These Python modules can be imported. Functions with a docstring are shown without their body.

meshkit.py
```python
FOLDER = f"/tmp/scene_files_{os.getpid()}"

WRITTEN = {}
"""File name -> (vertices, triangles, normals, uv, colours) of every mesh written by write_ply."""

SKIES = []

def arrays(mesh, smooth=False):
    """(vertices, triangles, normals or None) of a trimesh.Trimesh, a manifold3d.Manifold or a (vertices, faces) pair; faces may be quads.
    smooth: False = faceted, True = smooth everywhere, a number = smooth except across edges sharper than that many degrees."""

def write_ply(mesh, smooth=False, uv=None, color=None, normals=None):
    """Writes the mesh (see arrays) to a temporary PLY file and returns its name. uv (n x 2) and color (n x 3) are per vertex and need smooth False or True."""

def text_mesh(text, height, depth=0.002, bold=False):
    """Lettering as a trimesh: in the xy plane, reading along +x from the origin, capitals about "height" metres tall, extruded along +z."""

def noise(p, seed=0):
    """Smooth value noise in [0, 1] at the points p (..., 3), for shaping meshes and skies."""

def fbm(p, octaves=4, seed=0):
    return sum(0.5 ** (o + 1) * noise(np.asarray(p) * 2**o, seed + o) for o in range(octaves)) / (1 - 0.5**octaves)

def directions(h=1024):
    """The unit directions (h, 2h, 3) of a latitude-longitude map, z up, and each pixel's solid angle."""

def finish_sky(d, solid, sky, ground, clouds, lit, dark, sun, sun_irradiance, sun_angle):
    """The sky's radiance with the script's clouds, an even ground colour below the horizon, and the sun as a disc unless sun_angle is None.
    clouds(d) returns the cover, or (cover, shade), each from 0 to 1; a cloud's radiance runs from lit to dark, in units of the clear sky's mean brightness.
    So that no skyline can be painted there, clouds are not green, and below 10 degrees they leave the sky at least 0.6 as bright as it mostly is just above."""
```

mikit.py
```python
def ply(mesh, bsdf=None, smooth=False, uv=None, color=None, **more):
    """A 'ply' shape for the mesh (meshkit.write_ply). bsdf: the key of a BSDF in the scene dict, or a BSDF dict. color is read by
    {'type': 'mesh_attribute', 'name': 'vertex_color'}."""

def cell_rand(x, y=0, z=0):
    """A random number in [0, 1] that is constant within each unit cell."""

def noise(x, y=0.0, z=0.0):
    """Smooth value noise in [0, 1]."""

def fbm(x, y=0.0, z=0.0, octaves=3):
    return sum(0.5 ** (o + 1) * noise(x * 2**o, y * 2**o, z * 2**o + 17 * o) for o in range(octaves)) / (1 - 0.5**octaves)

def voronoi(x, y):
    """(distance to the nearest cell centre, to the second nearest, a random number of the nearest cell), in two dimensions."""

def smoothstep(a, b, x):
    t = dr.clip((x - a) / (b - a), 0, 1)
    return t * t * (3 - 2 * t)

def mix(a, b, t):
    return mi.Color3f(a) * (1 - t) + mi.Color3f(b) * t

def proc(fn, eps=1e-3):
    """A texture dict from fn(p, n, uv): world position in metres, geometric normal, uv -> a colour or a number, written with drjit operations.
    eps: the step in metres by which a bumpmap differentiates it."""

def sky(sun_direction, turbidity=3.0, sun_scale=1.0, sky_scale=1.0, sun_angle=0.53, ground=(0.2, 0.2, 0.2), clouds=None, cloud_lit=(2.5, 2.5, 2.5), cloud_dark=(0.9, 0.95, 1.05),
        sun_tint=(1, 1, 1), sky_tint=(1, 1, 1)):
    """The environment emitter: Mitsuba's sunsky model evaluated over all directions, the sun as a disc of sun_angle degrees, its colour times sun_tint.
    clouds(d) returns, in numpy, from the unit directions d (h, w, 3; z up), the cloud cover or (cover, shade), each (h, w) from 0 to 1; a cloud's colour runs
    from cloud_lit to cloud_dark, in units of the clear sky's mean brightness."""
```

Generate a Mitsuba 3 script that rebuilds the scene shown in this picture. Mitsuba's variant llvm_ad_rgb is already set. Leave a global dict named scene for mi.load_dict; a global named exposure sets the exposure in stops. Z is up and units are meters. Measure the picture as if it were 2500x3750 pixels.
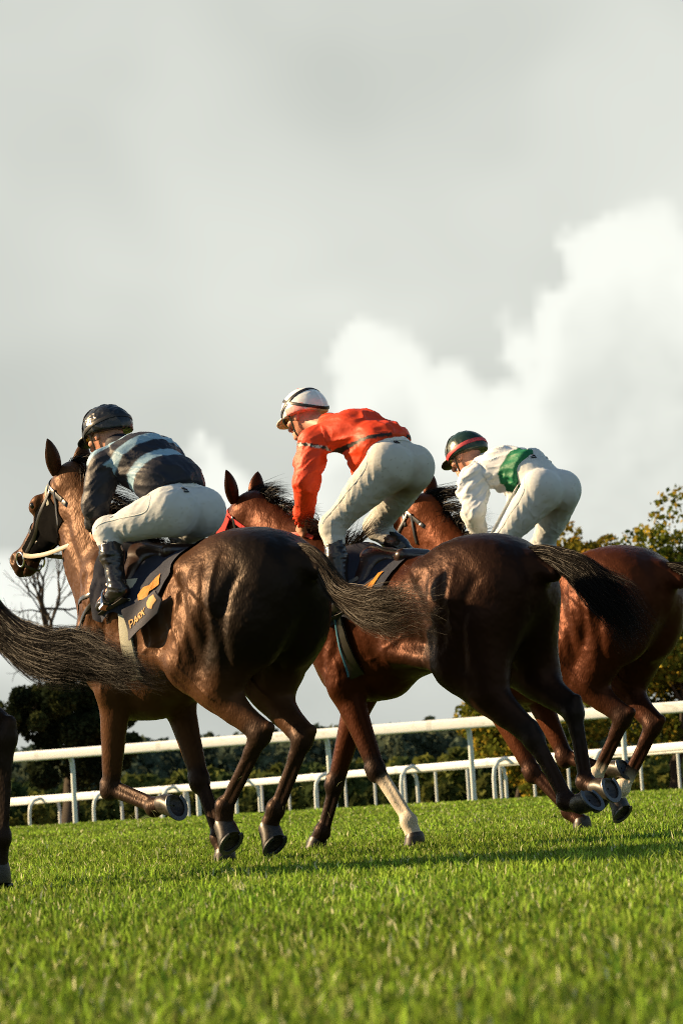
import math, numpy as np, trimesh, mitsuba as mi, mikit, drjit as dr
from meshkit import noise as nz, fbm as nfbm, text_mesh
from mikit import noise, fbm, smoothstep, mix, proc, ply
from shapely.geometry import Polygon
T = mi.ScalarTransform4f
scene, labels = {}, {}
A3 = lambda *v: np.array(v, float)
def sstep(a, b, x): t = np.clip((x - a) / (b - a), 0, 1); return t * t * (3 - 2 * t)
def unit(v): v = np.asarray(v, float); return v / (np.linalg.norm(v) + 1e-12)

# ---------------------------------------------------------------- camera, sky, exposure
exposure = 2.15
CAM_H, PITCH, ROLL = 0.32, math.radians(5.855), math.radians(3.5)
fw = A3(0, math.cos(PITCH), math.sin(PITCH)); up0 = np.cross([1, 0, 0], fw)
cam_up = math.sin(ROLL) * A3(1, 0, 0) + math.cos(ROLL) * up0
scene['camera'] = {'type': 'thinlens', 'fov': 2 * math.degrees(math.atan(1250 / 9880)), 'fov_axis': 'x', 'near_clip': 0.05, 'far_clip': 3000.0,
                   'aperture_radius': 0.0065, 'focus_distance': 12.9,
                   'to_world': T().look_at(origin=[0, 0, CAM_H], target=(A3(0, 0, CAM_H) + fw).tolist(), up=cam_up.tolist())}
SUN = unit([-1.0, 0.19, 0.445])

def cover(d):
    az = np.degrees(np.arctan2(d[..., 0], d[..., 1])); el = np.degrees(np.arcsin(np.clip(d[..., 2], -1, 1)))
    w = nfbm(np.stack([az * .11 + el * .08, el * .15 - az * .06, .05 * az + 3], -1), 3, 31) - .5
    soft = nfbm(np.stack([az * .07 + el * .06 + .35 * w, el * .11 - az * .04 + .5 * w, .03 * az], -1), 4, 12)
    shade = .60 + 1.3 * (soft - .5) + .18 * sstep(-2.5, 3, az) * sstep(15, 7, el) - .05 * sstep(1, -5, az)
    big = nfbm(np.stack([az * .09, 0 * az + 2, 0 * az], -1), 2, 91)
    puff = nfbm(np.stack([az * .45 + el * .33, el * .53 - az * .31, .21 * az + 7], -1), 5, 44); fine = nfbm(np.stack([az * 1.3 - el * 1.0, el * 1.3 + az * .9, .4 * el + 2], -1), 3, 45)
    wb = nfbm(np.stack([az * .65 + el * .45, el * .75 - az * .4, .2 * az + 11], -1), 3, 19) - .5
    near = np.interp(az + .9 * wb + .5 * (fine - .5), [-10, -7.2, -4.4, -3.4, -2.6, -1.5, 0, .9, 1.5, 2.1, 3.2, 4.3, 5.2, 6.4, 7.5, 10], [5, 5.4, 6.0, 6.9, 7.6, 6.4, 8.5, 9.9, 10.2, 9.0, 8.8, 9.4, 11.6, 12.4, 12.0, 9])
    top = np.where(np.abs(az) < 10, near, 7 + 6 * (big - .5) * 2); k = sstep(8, 11, np.abs(az)); top = near * (1 - k) + (7 + 9 * (big - .5)) * k
    dd = (top - el) + 2.4 * (puff - .5) + .8 * (fine - .5) + 1.6 * wb
    c = sstep(-.10, .55, dd) * .9 * sstep(.2, .6, puff + .25) + .1 * sstep(-.3, 1.5, dd)
    body = -.12 + .95 * sstep(.3, 4.6, dd + 2.4 * (.5 - puff)) * (.55 + .5 * sstep(4, -4, az)) + .35 * (.5 - fine)
    shade = shade * (1 - c) + np.clip(body, 0, 1) * c
    low = sstep(3.4, .5, el); shade = shade * (1 - low) + .72 * low
    # broken cloud over the rest of the sky: the sun is out, and the shade on the riders is blue
    q = d / np.maximum(d[..., 2:] + .25, .2); br = nfbm(np.stack([q[..., 0] * 1.1, q[..., 1] * 1.1, 0 * az + 5], -1), 5, 77)
    ahead = sstep(55, 22, np.abs(az)) * sstep(36, 21, el); cov = np.maximum(ahead, sstep(.53, .63, br) * .95)
    return cov, np.clip(shade, 0, 1)
scene['sky_light'] = mikit.sky(SUN, turbidity=3, sun_scale=2.1, sun_tint=(1.0, 0.92, 0.82), clouds=cover, cloud_lit=(3.15, 3.22, 2.96), cloud_dark=(1.41, 1.505, 1.40), ground=(.06, .08, .03))

# ---------------------------------------------------------------- implicit surfaces -> meshes
class Field:
    def __init__(s, lo, hi, h):
        s.lo, s.h = np.asarray(lo, float), h
        s.n = np.ceil((np.asarray(hi, float) - s.lo) / h).astype(int) + 1
        s.F = np.full(s.n, 0.3, np.float32)
        s.ax = [(s.lo[i] + h * np.arange(s.n[i])).astype(np.float32) for i in range(3)]
    def _sl(s, lo, hi, m):
        a = np.clip(np.floor((np.asarray(lo) - m - s.lo) / s.h).astype(int), 0, s.n); b = np.clip(np.ceil((np.asarray(hi) + m - s.lo) / s.h).astype(int) + 1, 0, s.n)
        return tuple(slice(i, j) for i, j in zip(a, b))
    def _put(s, sl, d, k, sub):
        f = s.F[sl]
        if sub:
            g = np.maximum(k - np.abs(f + d), 0) / k if k > 0 else 0
            s.F[sl] = np.maximum(f, -d) + g * g * k * 0.25
        else:
            g = np.maximum(k - np.abs(f - d), 0) / k if k > 0 else 0
            s.F[sl] = np.minimum(f, d) - g * g * k * 0.25
    def cone(s, a, b, ra, rb, k=0.03, flat=None, sub=False):
        a, b = np.asarray(a, float), np.asarray(b, float); r = max(ra, rb)
        sl = s._sl(np.minimum(a, b) - r, np.maximum(a, b) + r, k + 3 * s.h)
        if any(q.stop <= q.start for q in sl): return s
        X, Y, Z = (s.ax[0][sl[0]][:, None, None] - a[0], s.ax[1][sl[1]][None, :, None] - a[1], s.ax[2][sl[2]][None, None, :] - a[2])
        ab = b - a; sc = 1.0
        if flat is not None:
            nrm, sc = unit(flat[0]), flat[1]
            w = (X * nrm[0] + Y * nrm[1] + Z * nrm[2]) * (1 / sc - 1)
            X, Y, Z = X + w * nrm[0], Y + w * nrm[1], Z + w * nrm[2]
            ab = ab + nrm * (ab @ nrm) * (1 / sc - 1)
        t = np.clip((X * ab[0] + Y * ab[1] + Z * ab[2]) / (ab @ ab + 1e-12), 0, 1)
        d = np.sqrt((X - t * ab[0]) ** 2 + (Y - t * ab[1]) ** 2 + (Z - t * ab[2]) ** 2) - (ra + (rb - ra) * t)
        s._put(sl, (d * min(1, sc)).astype(np.float32), k, sub); return s
    def ell(s, c, r, k=0.03, ax=None, sub=False):
        c, r = np.asarray(c, float), np.asarray(r, float); M = np.eye(3) if ax is None else np.asarray(ax, float)
        e = np.sqrt(((M * r[:, None]) ** 2).sum(0))
        sl = s._sl(c - e, c + e, k + 3 * s.h)
        if any(q.stop <= q.start for q in sl): return s
        X, Y, Z = (s.ax[0][sl[0]][:, None, None] - c[0], s.ax[1][sl[1]][None, :, None] - c[1], s.ax[2][sl[2]][None, None, :] - c[2])
        q = [(X * M[i, 0] + Y * M[i, 1] + Z * M[i, 2]) / r[i] for i in range(3)]
        k0 = np.sqrt(q[0] ** 2 + q[1] ** 2 + q[2] ** 2); k1 = np.sqrt(sum((q[i] / r[i]) ** 2 for i in range(3)))
        s._put(sl, (k0 * (k0 - 1) / (k1 + 1e-9)).astype(np.float32), k, sub); return s
    def chain(s, pts, rs, k=0.03, flat=None):
        for i in range(len(pts) - 1): s.cone(pts[i], pts[i + 1], rs[i], rs[i + 1], k, flat)
        return s
    def cut(s, p, n, k=0.004):          # removes the half space on the side n points to
        p, n = np.asarray(p, float), unit(n)
        d = ((s.ax[0] - p[0]) * n[0])[:, None, None] + ((s.ax[1] - p[1]) * n[1])[None, :, None] + ((s.ax[2] - p[2]) * n[2])[None, None, :]
        s.F = np.maximum(s.F, d.astype(np.float32)); return s
    def mesh(s):
        F, h = s.F, s.h; S = F < 0
        S8 = S.astype(np.uint8)
        c = sum(S8[i:S.shape[0] - 1 + i, j:S.shape[1] - 1 + j, k:S.shape[2] - 1 + k] for i in (0, 1) for j in (0, 1) for k in (0, 1))
        idx = np.argwhere((c > 0) & (c < 8))
        ids = np.full(c.shape, -1, np.int32); ids[tuple(idx.T)] = np.arange(len(idx))
        off = np.array([[i, j, k] for i in (0, 1) for j in (0, 1) for k in (0, 1)])
        val = np.stack([F[tuple((idx + o).T)] for o in off], 1)
        acc, cnt = np.zeros((len(idx), 3)), np.zeros(len(idx))
        for a in range(8):
            for b in range(a + 1, 8):
                if abs(off[a] - off[b]).sum() != 1: continue
                m = (val[:, a] < 0) != (val[:, b] < 0)
                t = val[:, a] / np.where(m, val[:, a] - val[:, b], 1)
                acc += np.where(m[:, None], off[a] + t[:, None] * (off[b] - off[a]), 0); cnt += m
        V = s.lo + h * (idx + acc / cnt[:, None]); Q = []
        for ax in range(3):
            sl0, sl1 = [slice(None)] * 3, [slice(None)] * 3
            sl0[ax], sl1[ax] = slice(0, -1), slice(1, None)
            e = np.argwhere(S[tuple(sl0)] != S[tuple(sl1)])
            u, w = (ax + 1) % 3, (ax + 2) % 3
            e = e[(e[:, u] > 0) & (e[:, w] > 0) & (e[:, u] < c.shape[u]) & (e[:, w] < c.shape[w])]
            q = []
            for du, dw in ((1, 1), (0, 1), (0, 0), (1, 0)):
                g = e.copy(); g[:, u] -= du; g[:, w] -= dw; q.append(ids[tuple(g.T)])
            q = np.stack(q, 1); fl = ~S[tuple(e.T)]; q[fl] = q[fl][:, ::-1]; Q.append(q)
        Q = np.vstack(Q); Q = Q[(Q >= 0).all(1)]
        return V, np.vstack([Q[:, [0, 1, 2]], Q[:, [0, 2, 3]]])
def vnorm(V, Fc):
    n = np.zeros_like(V); f = np.cross(V[Fc[:, 1]] - V[Fc[:, 0]], V[Fc[:, 2]] - V[Fc[:, 0]])
    for k in range(3): np.add.at(n, Fc[:, k], f)
    return n / (np.linalg.norm(n, axis=1, keepdims=True) + 1e-12)
def segdist(V, a, b):
    a, b = np.asarray(a, float), np.asarray(b, float); t = np.clip((V - a) @ (b - a) / ((b - a) @ (b - a) + 1e-12), 0, 1)
    return np.linalg.norm(V - a - t[:, None] * (b - a), axis=1), t
def lerp(a, b, t): return np.asarray(a, float) * (1 - t) + np.asarray(b, float) * t
def spline(P, n):
    from scipy.interpolate import CubicSpline
    P = np.asarray(P, float); t = np.r_[0, np.cumsum(np.linalg.norm(np.diff(P, axis=0), axis=1))]
    return CubicSpline(t / t[-1], P)(np.linspace(0, 1, n))
def tube(P, R, sides=8, caps=True, n=None):
    P = np.asarray(P, float) if n is None else spline(P, n)
    R = np.broadcast_to(np.asarray(R, float), (len(P),)) if np.ndim(R) < 1 or len(np.atleast_1d(R)) == len(P) else np.interp(np.linspace(0, 1, len(P)), np.linspace(0, 1, len(R)), R)
    t = np.gradient(P, axis=0); t /= np.linalg.norm(t, axis=1, keepdims=True) + 1e-12
    a = np.cross(t[0], [0, 0, 1.0] if abs(t[0, 2]) < 0.9 else [1.0, 0, 0]); V = []
    for i in range(len(P)):
        a = unit(a - t[i] * (a @ t[i])); b = np.cross(t[i], a); g = np.arange(sides) * 2 * np.pi / sides
        V.append(P[i] + R[i] * (np.cos(g)[:, None] * a + np.sin(g)[:, None] * b))
    V = np.vstack(V); i, j = np.meshgrid(np.arange(len(P) - 1), np.arange(sides), indexing='ij'); k = (j + 1) % sides
    q = np.stack([i * sides + j, i * sides + k, (i + 1) * sides + k, (i + 1) * sides + j], -1).reshape(-1, 4)
    Fc = np.vstack([q[:, [0, 1, 2]], q[:, [0, 2, 3]]])
    if caps:
        n0 = len(V); V = np.vstack([V, P[:1], P[-1:]]); j = np.arange(sides); k = (j + 1) % sides; e = (len(P) - 1) * sides
        Fc = np.vstack([Fc, np.stack([k, j, np.full(sides, n0)], 1), np.stack([e + j, e + k, np.full(sides, n0 + 1)], 1)])
    return V, Fc
def strap(P, N, width, thick):
    """a flat band along the points P, lying with its face towards the normals N"""
    P, N = np.asarray(P, float), np.asarray(N, float); N = N / (np.linalg.norm(N, axis=1, keepdims=True) + 1e-12)
    t = np.gradient(P, axis=0); t /= np.linalg.norm(t, axis=1, keepdims=True) + 1e-12
    b = np.cross(t, N); b /= np.linalg.norm(b, axis=1, keepdims=True) + 1e-12
    w = np.broadcast_to(width, (len(P),))[:, None] / 2
    V = np.stack([P - b * w, P + b * w, P + b * w + N * thick, P - b * w + N * thick], 1).reshape(-1, 3); m = len(P)
    i, j = np.meshgrid(np.arange(m - 1), np.arange(4), indexing='ij'); k = (j + 1) % 4
    q = np.stack([i * 4 + j, (i + 1) * 4 + j, (i + 1) * 4 + k, i * 4 + k], -1).reshape(-1, 4)
    q = np.vstack([q, [[0, 1, 2, 3]], [[4 * m - 1, 4 * m - 2, 4 * m - 3, 4 * m - 4]]])
    return V, np.vstack([q[:, [0, 1, 2]], q[:, [0, 2, 3]]])
def join(*ms):
    V, Fc, o = [], [], 0
    for v, f in ms: V.append(np.asarray(v, float)); Fc.append(np.asarray(f) + o); o += len(v)
    return np.vstack(V), np.vstack(Fc)
def boxm(c, e, R=None):
    v = np.array([[x, y, z] for x in (-.5, .5) for y in (-.5, .5) for z in (-.5, .5)]) * np.asarray(e, float)
    if R is not None: v = v @ np.asarray(R, float)
    f = np.array([[0, 1, 3, 2], [4, 6, 7, 5], [0, 4, 5, 1], [2, 3, 7, 6], [0, 2, 6, 4], [1, 5, 7, 3]])
    return v + np.asarray(c, float), np.vstack([f[:, [0, 1, 2]], f[:, [0, 2, 3]]])
used = {}
def key(name):
    k = used.get(name, 0); used[name] = k + 1
    return name if k == 0 else f'{name}_{k:03d}'
def part(parent, name, mesh, bsdf, smooth=True, color=None, label=None):
    k = key(parent + '__' + name)
    scene[k] = ply(mesh, bsdf, smooth=smooth, color=color)
    if label: labels[k] = {'label': label}
    return k
def thing(name, label, cat, group=None, kind=None):
    k = key(name); labels[k] = {'label': label}
    if cat: labels[k]['category'] = cat
    if group: labels[k]['group'] = group
    if kind: labels[k]['kind'] = kind
    return k
def single(name, mesh, bsdf, label, cat=None, group=None, kind=None, smooth=False, color=None):
    k = thing(name, label, cat, group, kind); scene[k] = ply(mesh, bsdf, smooth=smooth, color=color); return k
def vcol(): return {'type': 'mesh_attribute', 'name': 'vertex_color'}
def rgb(*c): return {'type': 'rgb', 'value': list(c)}
def mat(name, col, rough=0.6, spec=0.5, bump=None, two=True, eps=1e-3, **kw):
    b = {'type': 'principled', 'base_color': rgb(*col) if isinstance(col, (tuple, list)) else col, 'roughness': rough, 'specular': spec, **kw}
    if bump: b = {'type': 'bumpmap', 'arbitrary': proc(bump[0], eps), 'scale': bump[1], 'bsdf': b}
    scene[name] = {'type': 'twosided', 'bsdf': b} if two else b
    return name
#@@MATERIALS
mat('coat', vcol(), 0.44, 0.13, spec_tint=.85, bump=(lambda p, n, uv: noise(p.x * 170, p.y * 170, p.z * 75) * .55 + fbm(p.x * 34, p.y * 34, p.z * 20, 2), .0019))
mat('hoof_horn', proc(lambda p, n, uv: mix((.011, .009, .008), (.036, .028, .022), smoothstep(.35, .8, fbm(p.x * 40, p.y * 40, p.z * 90)))), .42, .4)
mat('shoe_steel', (0.10, 0.105, 0.11), 0.45, metallic=.8)
mat('eye_gloss', (0.01, 0.008, 0.006), 0.1)
mat('cloth', vcol(), 0.55, 0.4)
mat('skin', vcol(), 0.5, 0.4)
mat('leather', (0.012, 0.010, 0.009), 0.28, 0.6)
mat('lawn', (0.05, 0.12, 0.015), 0.8)
#@@

# ---------------------------------------------------------------- the frame every horse stands in: forward, left, up
HD = A3(-math.sqrt(.5), math.sqrt(.5), 0); LF = A3(-math.sqrt(.5), -math.sqrt(.5), 0)
class Frame:
    def __init__(s, x, y): s.o = A3(x, y, 0)
    def __call__(s, V): V = np.asarray(V, float); return s.o + V[..., :1] * HD + V[..., 1:2] * LF + V[..., 2:3] * A3(0, 0, 1)
    def m(s, mesh): return s(mesh[0]), mesh[1]
LATS = A3(0, 1, 0)

def foreleg(f, s, J, tx, tz):
    el, kn, ft, co = (A3(*p) for p in J)
    sp = A3(.575 + tx, s * .135, 1.09 + tz)
    f.cone(A3(.46 + tx, s * .13, 1.43 + tz), sp, .12, .095, .08)                 # shoulder blade
    f.cone(sp, el + A3(0, s * .01, .02), .105, .092, .07)                          # upper arm
    f.cone(A3(.46 + tx, s * .15, 1.28 + tz), el + A3(-.04, 0, .06), .11, .08, .07)  # triceps
    d = unit(kn - el); fr = unit(np.cross(LATS, d)); fr = fr if fr[0] > 0 or abs(d[0]) > .9 else -fr
    f.cone(el, kn, .082, .044, .04, flat=(LATS, .85))
    f.cone(el + fr * .038, lerp(el, kn, .55) + fr * .014, .058, .034, .018); f.cone(lerp(el, kn, .5) + fr * .02, kn + fr * .03 - d * .05, .022, .016, .012)
    f.cone(el - fr * .048, lerp(el, kn, .50) - fr * .022, .056, .030, .016)
    f.cone(lerp(el, kn, .3) - fr * .03, kn - fr * .022, .030, .022, .02)
    f.ell(kn + fr * .006, (.052, .046, .056), .025)
    f.cone(kn + fr * .02 + d * .02, kn + fr * .018 - d * .03, .034, .03, .015)
    c = unit(ft - kn); fc = unit(np.cross(LATS, c)); fc = fc if fc @ fr > 0 else -fc
    f.cone(kn, ft, .034, .027, .02, flat=(LATS, .88)); f.ell(kn - fr * .035, (.018, .026, .034), .012); f.cone(kn + fr * .03 + A3(0, .02, 0) - d * .03, kn + fr * .03 - A3(0, .02, 0) - d * .03, .02, .02, .01)
    f.cone(kn - fc * .036, ft - fc * .031, .016, .018, .006, flat=(LATS, .8)); f.cone(kn - fc * .02, lerp(kn, ft, .6) - fc * .014, .014, .010, .004, flat=(LATS, 1.5))
    f.ell(ft, (.044, .040, .046), .02); f.cone(ft - fc * .012, ft - fc * .028 + c * .012, .032, .020, .02)
    f.cone(ft, co, .036, .044, .02)
    return fc
def hindleg(f, s, J, tx, tz):
    st, hk, ft, co = (A3(*p) for p in J)
    hip = A3(-.40 + tx, s * .15, 1.20 + tz)
    f.cone(hip, st, .19, .105, .08); f.ell(st + A3(-.01, 0, 0), (.085, .08, .10), .06)
    mid = lerp(st, hk, .5)
    f.cone(A3(-.56 + tx, s * .155, 1.10 + tz), lerp(st, hk, .42) + A3(-.045, s * .01, .02), .118, .070, .07)
    f.cone(A3(-.50 + tx, s * .165, 1.06 + tz), lerp(st, hk, .35), .125, .080, .07)
    d = unit(hk - st); c = unit(ft - hk)
    bk = unit(np.cross(LATS, c)); bk = -bk if bk[0] > 0 else bk
    pt = hk - c * .062 + bk * .030
    f.cone(st, hk, .100, .048, .05, flat=(LATS, .85))
    f.cone(lerp(st, hk, .12), lerp(st, hk, .62), .098, .060, .04, flat=(LATS, .8))
    f.cone(lerp(st, hk, .45) + bk * .045, pt, .036, .020, .035)
    f.ell(hk, (.052, .042, .062), .025); f.cone(hk + bk * .012, pt, .036, .024, .016)
    f.cone(hk, lerp(hk, ft, .25), .045, .036, .02, flat=(LATS, .85))
    f.cone(hk, ft, .035, .028, .02, flat=(LATS, .9)); f.cone(hk + bk * .034, ft + bk * .031, .016, .019, .006, flat=(LATS, .8))
    f.ell(ft, (.045, .041, .046), .02); f.cone(ft + bk * .012, ft + bk * .028 + c * .012, .033, .021, .02)
    f.cone(ft, co, .037, .045, .02)
    return -bk

def horse_field(H, h):
    tx, tz = H['t']
    f = Field((-1.35, -.42, -.02), (1.62, .42, 2.12), h)
    P = lambda x, y, z: A3(x + tx, y, z + tz)
    bl = H.get('belly', 0); f.ell(P(.40, 0, 1.12 + bl * .4), (.36, .21, .37 - bl * .4), .05)
    bl = H.get('belly', 0); f.ell(P(.22, 0, 1.10 + bl * .8), (.40, .262, .345 - bl * .8), .08); f.ell(P(-.02, 0, 1.16 + bl * .5), (.36, .262, .31 - bl * .5), .08)
    f.ell(P(-.20, 0, 1.22), (.36, .225, .255), .08)
    f.ell(P(-.42, 0, 1.27), (.38, .20, .285), .08)
    for s in (1, -1):
        f.ell(P(-.40, s * .12, 1.26), (.36, .165, .275), .08)
        f.ell(P(-.54, s * .115, 1.15), (.19, .135, .26), .08)
        f.cone(P(-.17, s * .19, 1.385), P(-.24, s * .205, 1.37), .055, .05, .06)
        f.cone(P(-.19, s * .215, 1.36), A3(*H['HL' if s > 0 else 'HR'][0]) + A3(.05, s * .03, .04), .030, .045, .06)
        f.cone(A3(*H['HL' if s > 0 else 'HR'][0]) + A3(.03, s * .01, .02), P(.06, s * .20, 1.0), .055, .05, .08)
        f.ell(P(.61, s * .08, 1.00), (.10, .09, .15), .06)
        f.cone(P(.55, s * .12, 1.42), P(.30, s * .18, 1.25), .09, .09, .08)
    f.cone(P(.66, 0, 1.44), P(.40, 0, 1.49), .085, .07, .08); f.cone(P(.40, 0, 1.49), P(.0, 0, 1.38), .07, .075, .10)
    f.cone(P(.52, 0, .82 + bl), P(.30, 0, .82 + bl), .10, .10, .10)
    f.cone(P(-.74, 0, 1.37), P(-.86, 0, 1.31), .06, .042, .06)
    nk = [P(*q) if False else A3(*q) for q in H['neck'][0]]; r = H['neck'][1]
    f.chain(nk, r, .08, flat=(LATS, .58))
    f.cone(P(.63, 0, 1.15), nk[1] + A3(.06, 0, -.10), .12, .07, .08)
    po, mu = A3(*H['poll']), A3(*H['muzzle']); a = unit(mu - po); n = unit(np.cross(a, LATS)); n = n if n[2] > 0 else -n; L = np.linalg.norm(mu - po)
    Q = lambda t, d, y=0: po + a * (t * L) + n * d + A3(0, y, 0)
    M = np.stack([a, LATS, n])
    f.chain([nk[-1], Q(.08, -.09)], [r[-1], .10], .05, flat=(LATS, .7))
    f.cone(Q(.06, -.075), Q(.38, -.062), .090, .092, .04, flat=(LATS, .98))
    f.cone(Q(.36, -.075), Q(.82, -.072), .080, .056, .04, flat=(LATS, .85))
    f.cone(Q(.32, -.16), Q(.80, -.115), .062, .040, .04, flat=(LATS, .75))
    for s in (1, -1):
        f.ell(Q(.28, -.150, s * .048), (.135, .042, .125), .035, M)
        f.ell(Q(.36, -.018, s * .086), (.058, .034, .036), .025, M)
        f.cone(Q(.42, -.085, s * .060), Q(.62, -.085, s * .045), .016, .010, .02)
        f.ell(Q(.93, -.055, s * .035), (.042, .026, .036), .02, M)
    f.ell(Q(.92, -.075), (.075, .052, .058), .03, M); f.ell(Q(.985, -.105), (.040, .042, .036), .025, M); f.ell(Q(.90, -.142), (.050, .036, .030), .025, M)
    for s in (1, -1):
        f.ell(Q(.945, -.050, s * .062), (.020, .016, .026), .01, M, sub=True)
        f.ell(Q(.37, -.024, s * .122), (.020, .012, .015), .008, M, sub=True)
    f.ell(Q(1.0, -.130, 0), (.09, .10, .006), .01, M, sub=True)
    H['Q'], H['M'] = Q, M
    H['toe'] = {}
    for g in ('FL', 'FR'): H['toe'][g] = foreleg(f, 1 if g[1] == 'L' else -1, H[g], tx, tz)
    for g in ('HL', 'HR'): H['toe'][g] = hindleg(f, 1 if g[1] == 'L' else -1, H[g], tx, tz)
    return f
def coat_colours(H, V):
    base, dark = A3(*H['base']), A3(.007, .0055, .005)
    n = nfbm(V * 5.0, 3, 3); n2 = nfbm(V * A3(22, 22, 22), 2, 5)
    c = base * (0.75 + .5 * n)[:, None] * (.9 + .2 * n2)[:, None]
    if 'base2' in H:        # shade painted into the coat colour over the quarters and top
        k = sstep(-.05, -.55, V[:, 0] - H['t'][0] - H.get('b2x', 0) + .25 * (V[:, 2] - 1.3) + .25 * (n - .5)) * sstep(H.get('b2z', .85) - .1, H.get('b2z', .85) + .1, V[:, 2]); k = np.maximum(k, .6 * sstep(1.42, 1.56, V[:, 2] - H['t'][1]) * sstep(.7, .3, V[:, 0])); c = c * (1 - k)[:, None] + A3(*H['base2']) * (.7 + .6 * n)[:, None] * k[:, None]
    w = np.zeros(len(V)); sock = np.zeros(len(V))
    for g in ('FL', 'FR', 'HL', 'HR'):
        p = [A3(*q) for q in H[g]]
        d0, t0 = segdist(V, p[0], p[1]); d1, t1 = segdist(V, p[1], p[2]); d2, t2 = segdist(V, p[2], p[3])
        w = np.maximum(w, (d0 < .16) * sstep(.35, 1.0, t0) * .6 * (d0 < d1 + .02)); low = np.minimum(d1, d2)
        w = np.maximum(w, sstep(.135, .06, low + .05 * (n - .5)))
        if g in H.get('socks', {}):
            q = H['socks'][g]; tt = np.where(d1 < d2, t1, 1 + t2)
            sock = np.maximum(sock, (low < .085) * sstep(q - .12, q + .12, tt + .25 * (n - .5)))
    Q = H['Q']; d, t = segdist(V, Q(.80, -.08), Q(1.05, -.09)); w = np.maximum(w, sstep(.13, .06, d) * .6)
    w = w * H.get('legdark', .85); c = c * (1 - w)[:, None] + dark * w[:, None]
    return c * (1 - sock)[:, None] + (A3(.60, .53, .44) * (.45 + .75 * nfbm(V * A3(14, 14, 8), 3, 6))[:, None]) * sock[:, None]
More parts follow.
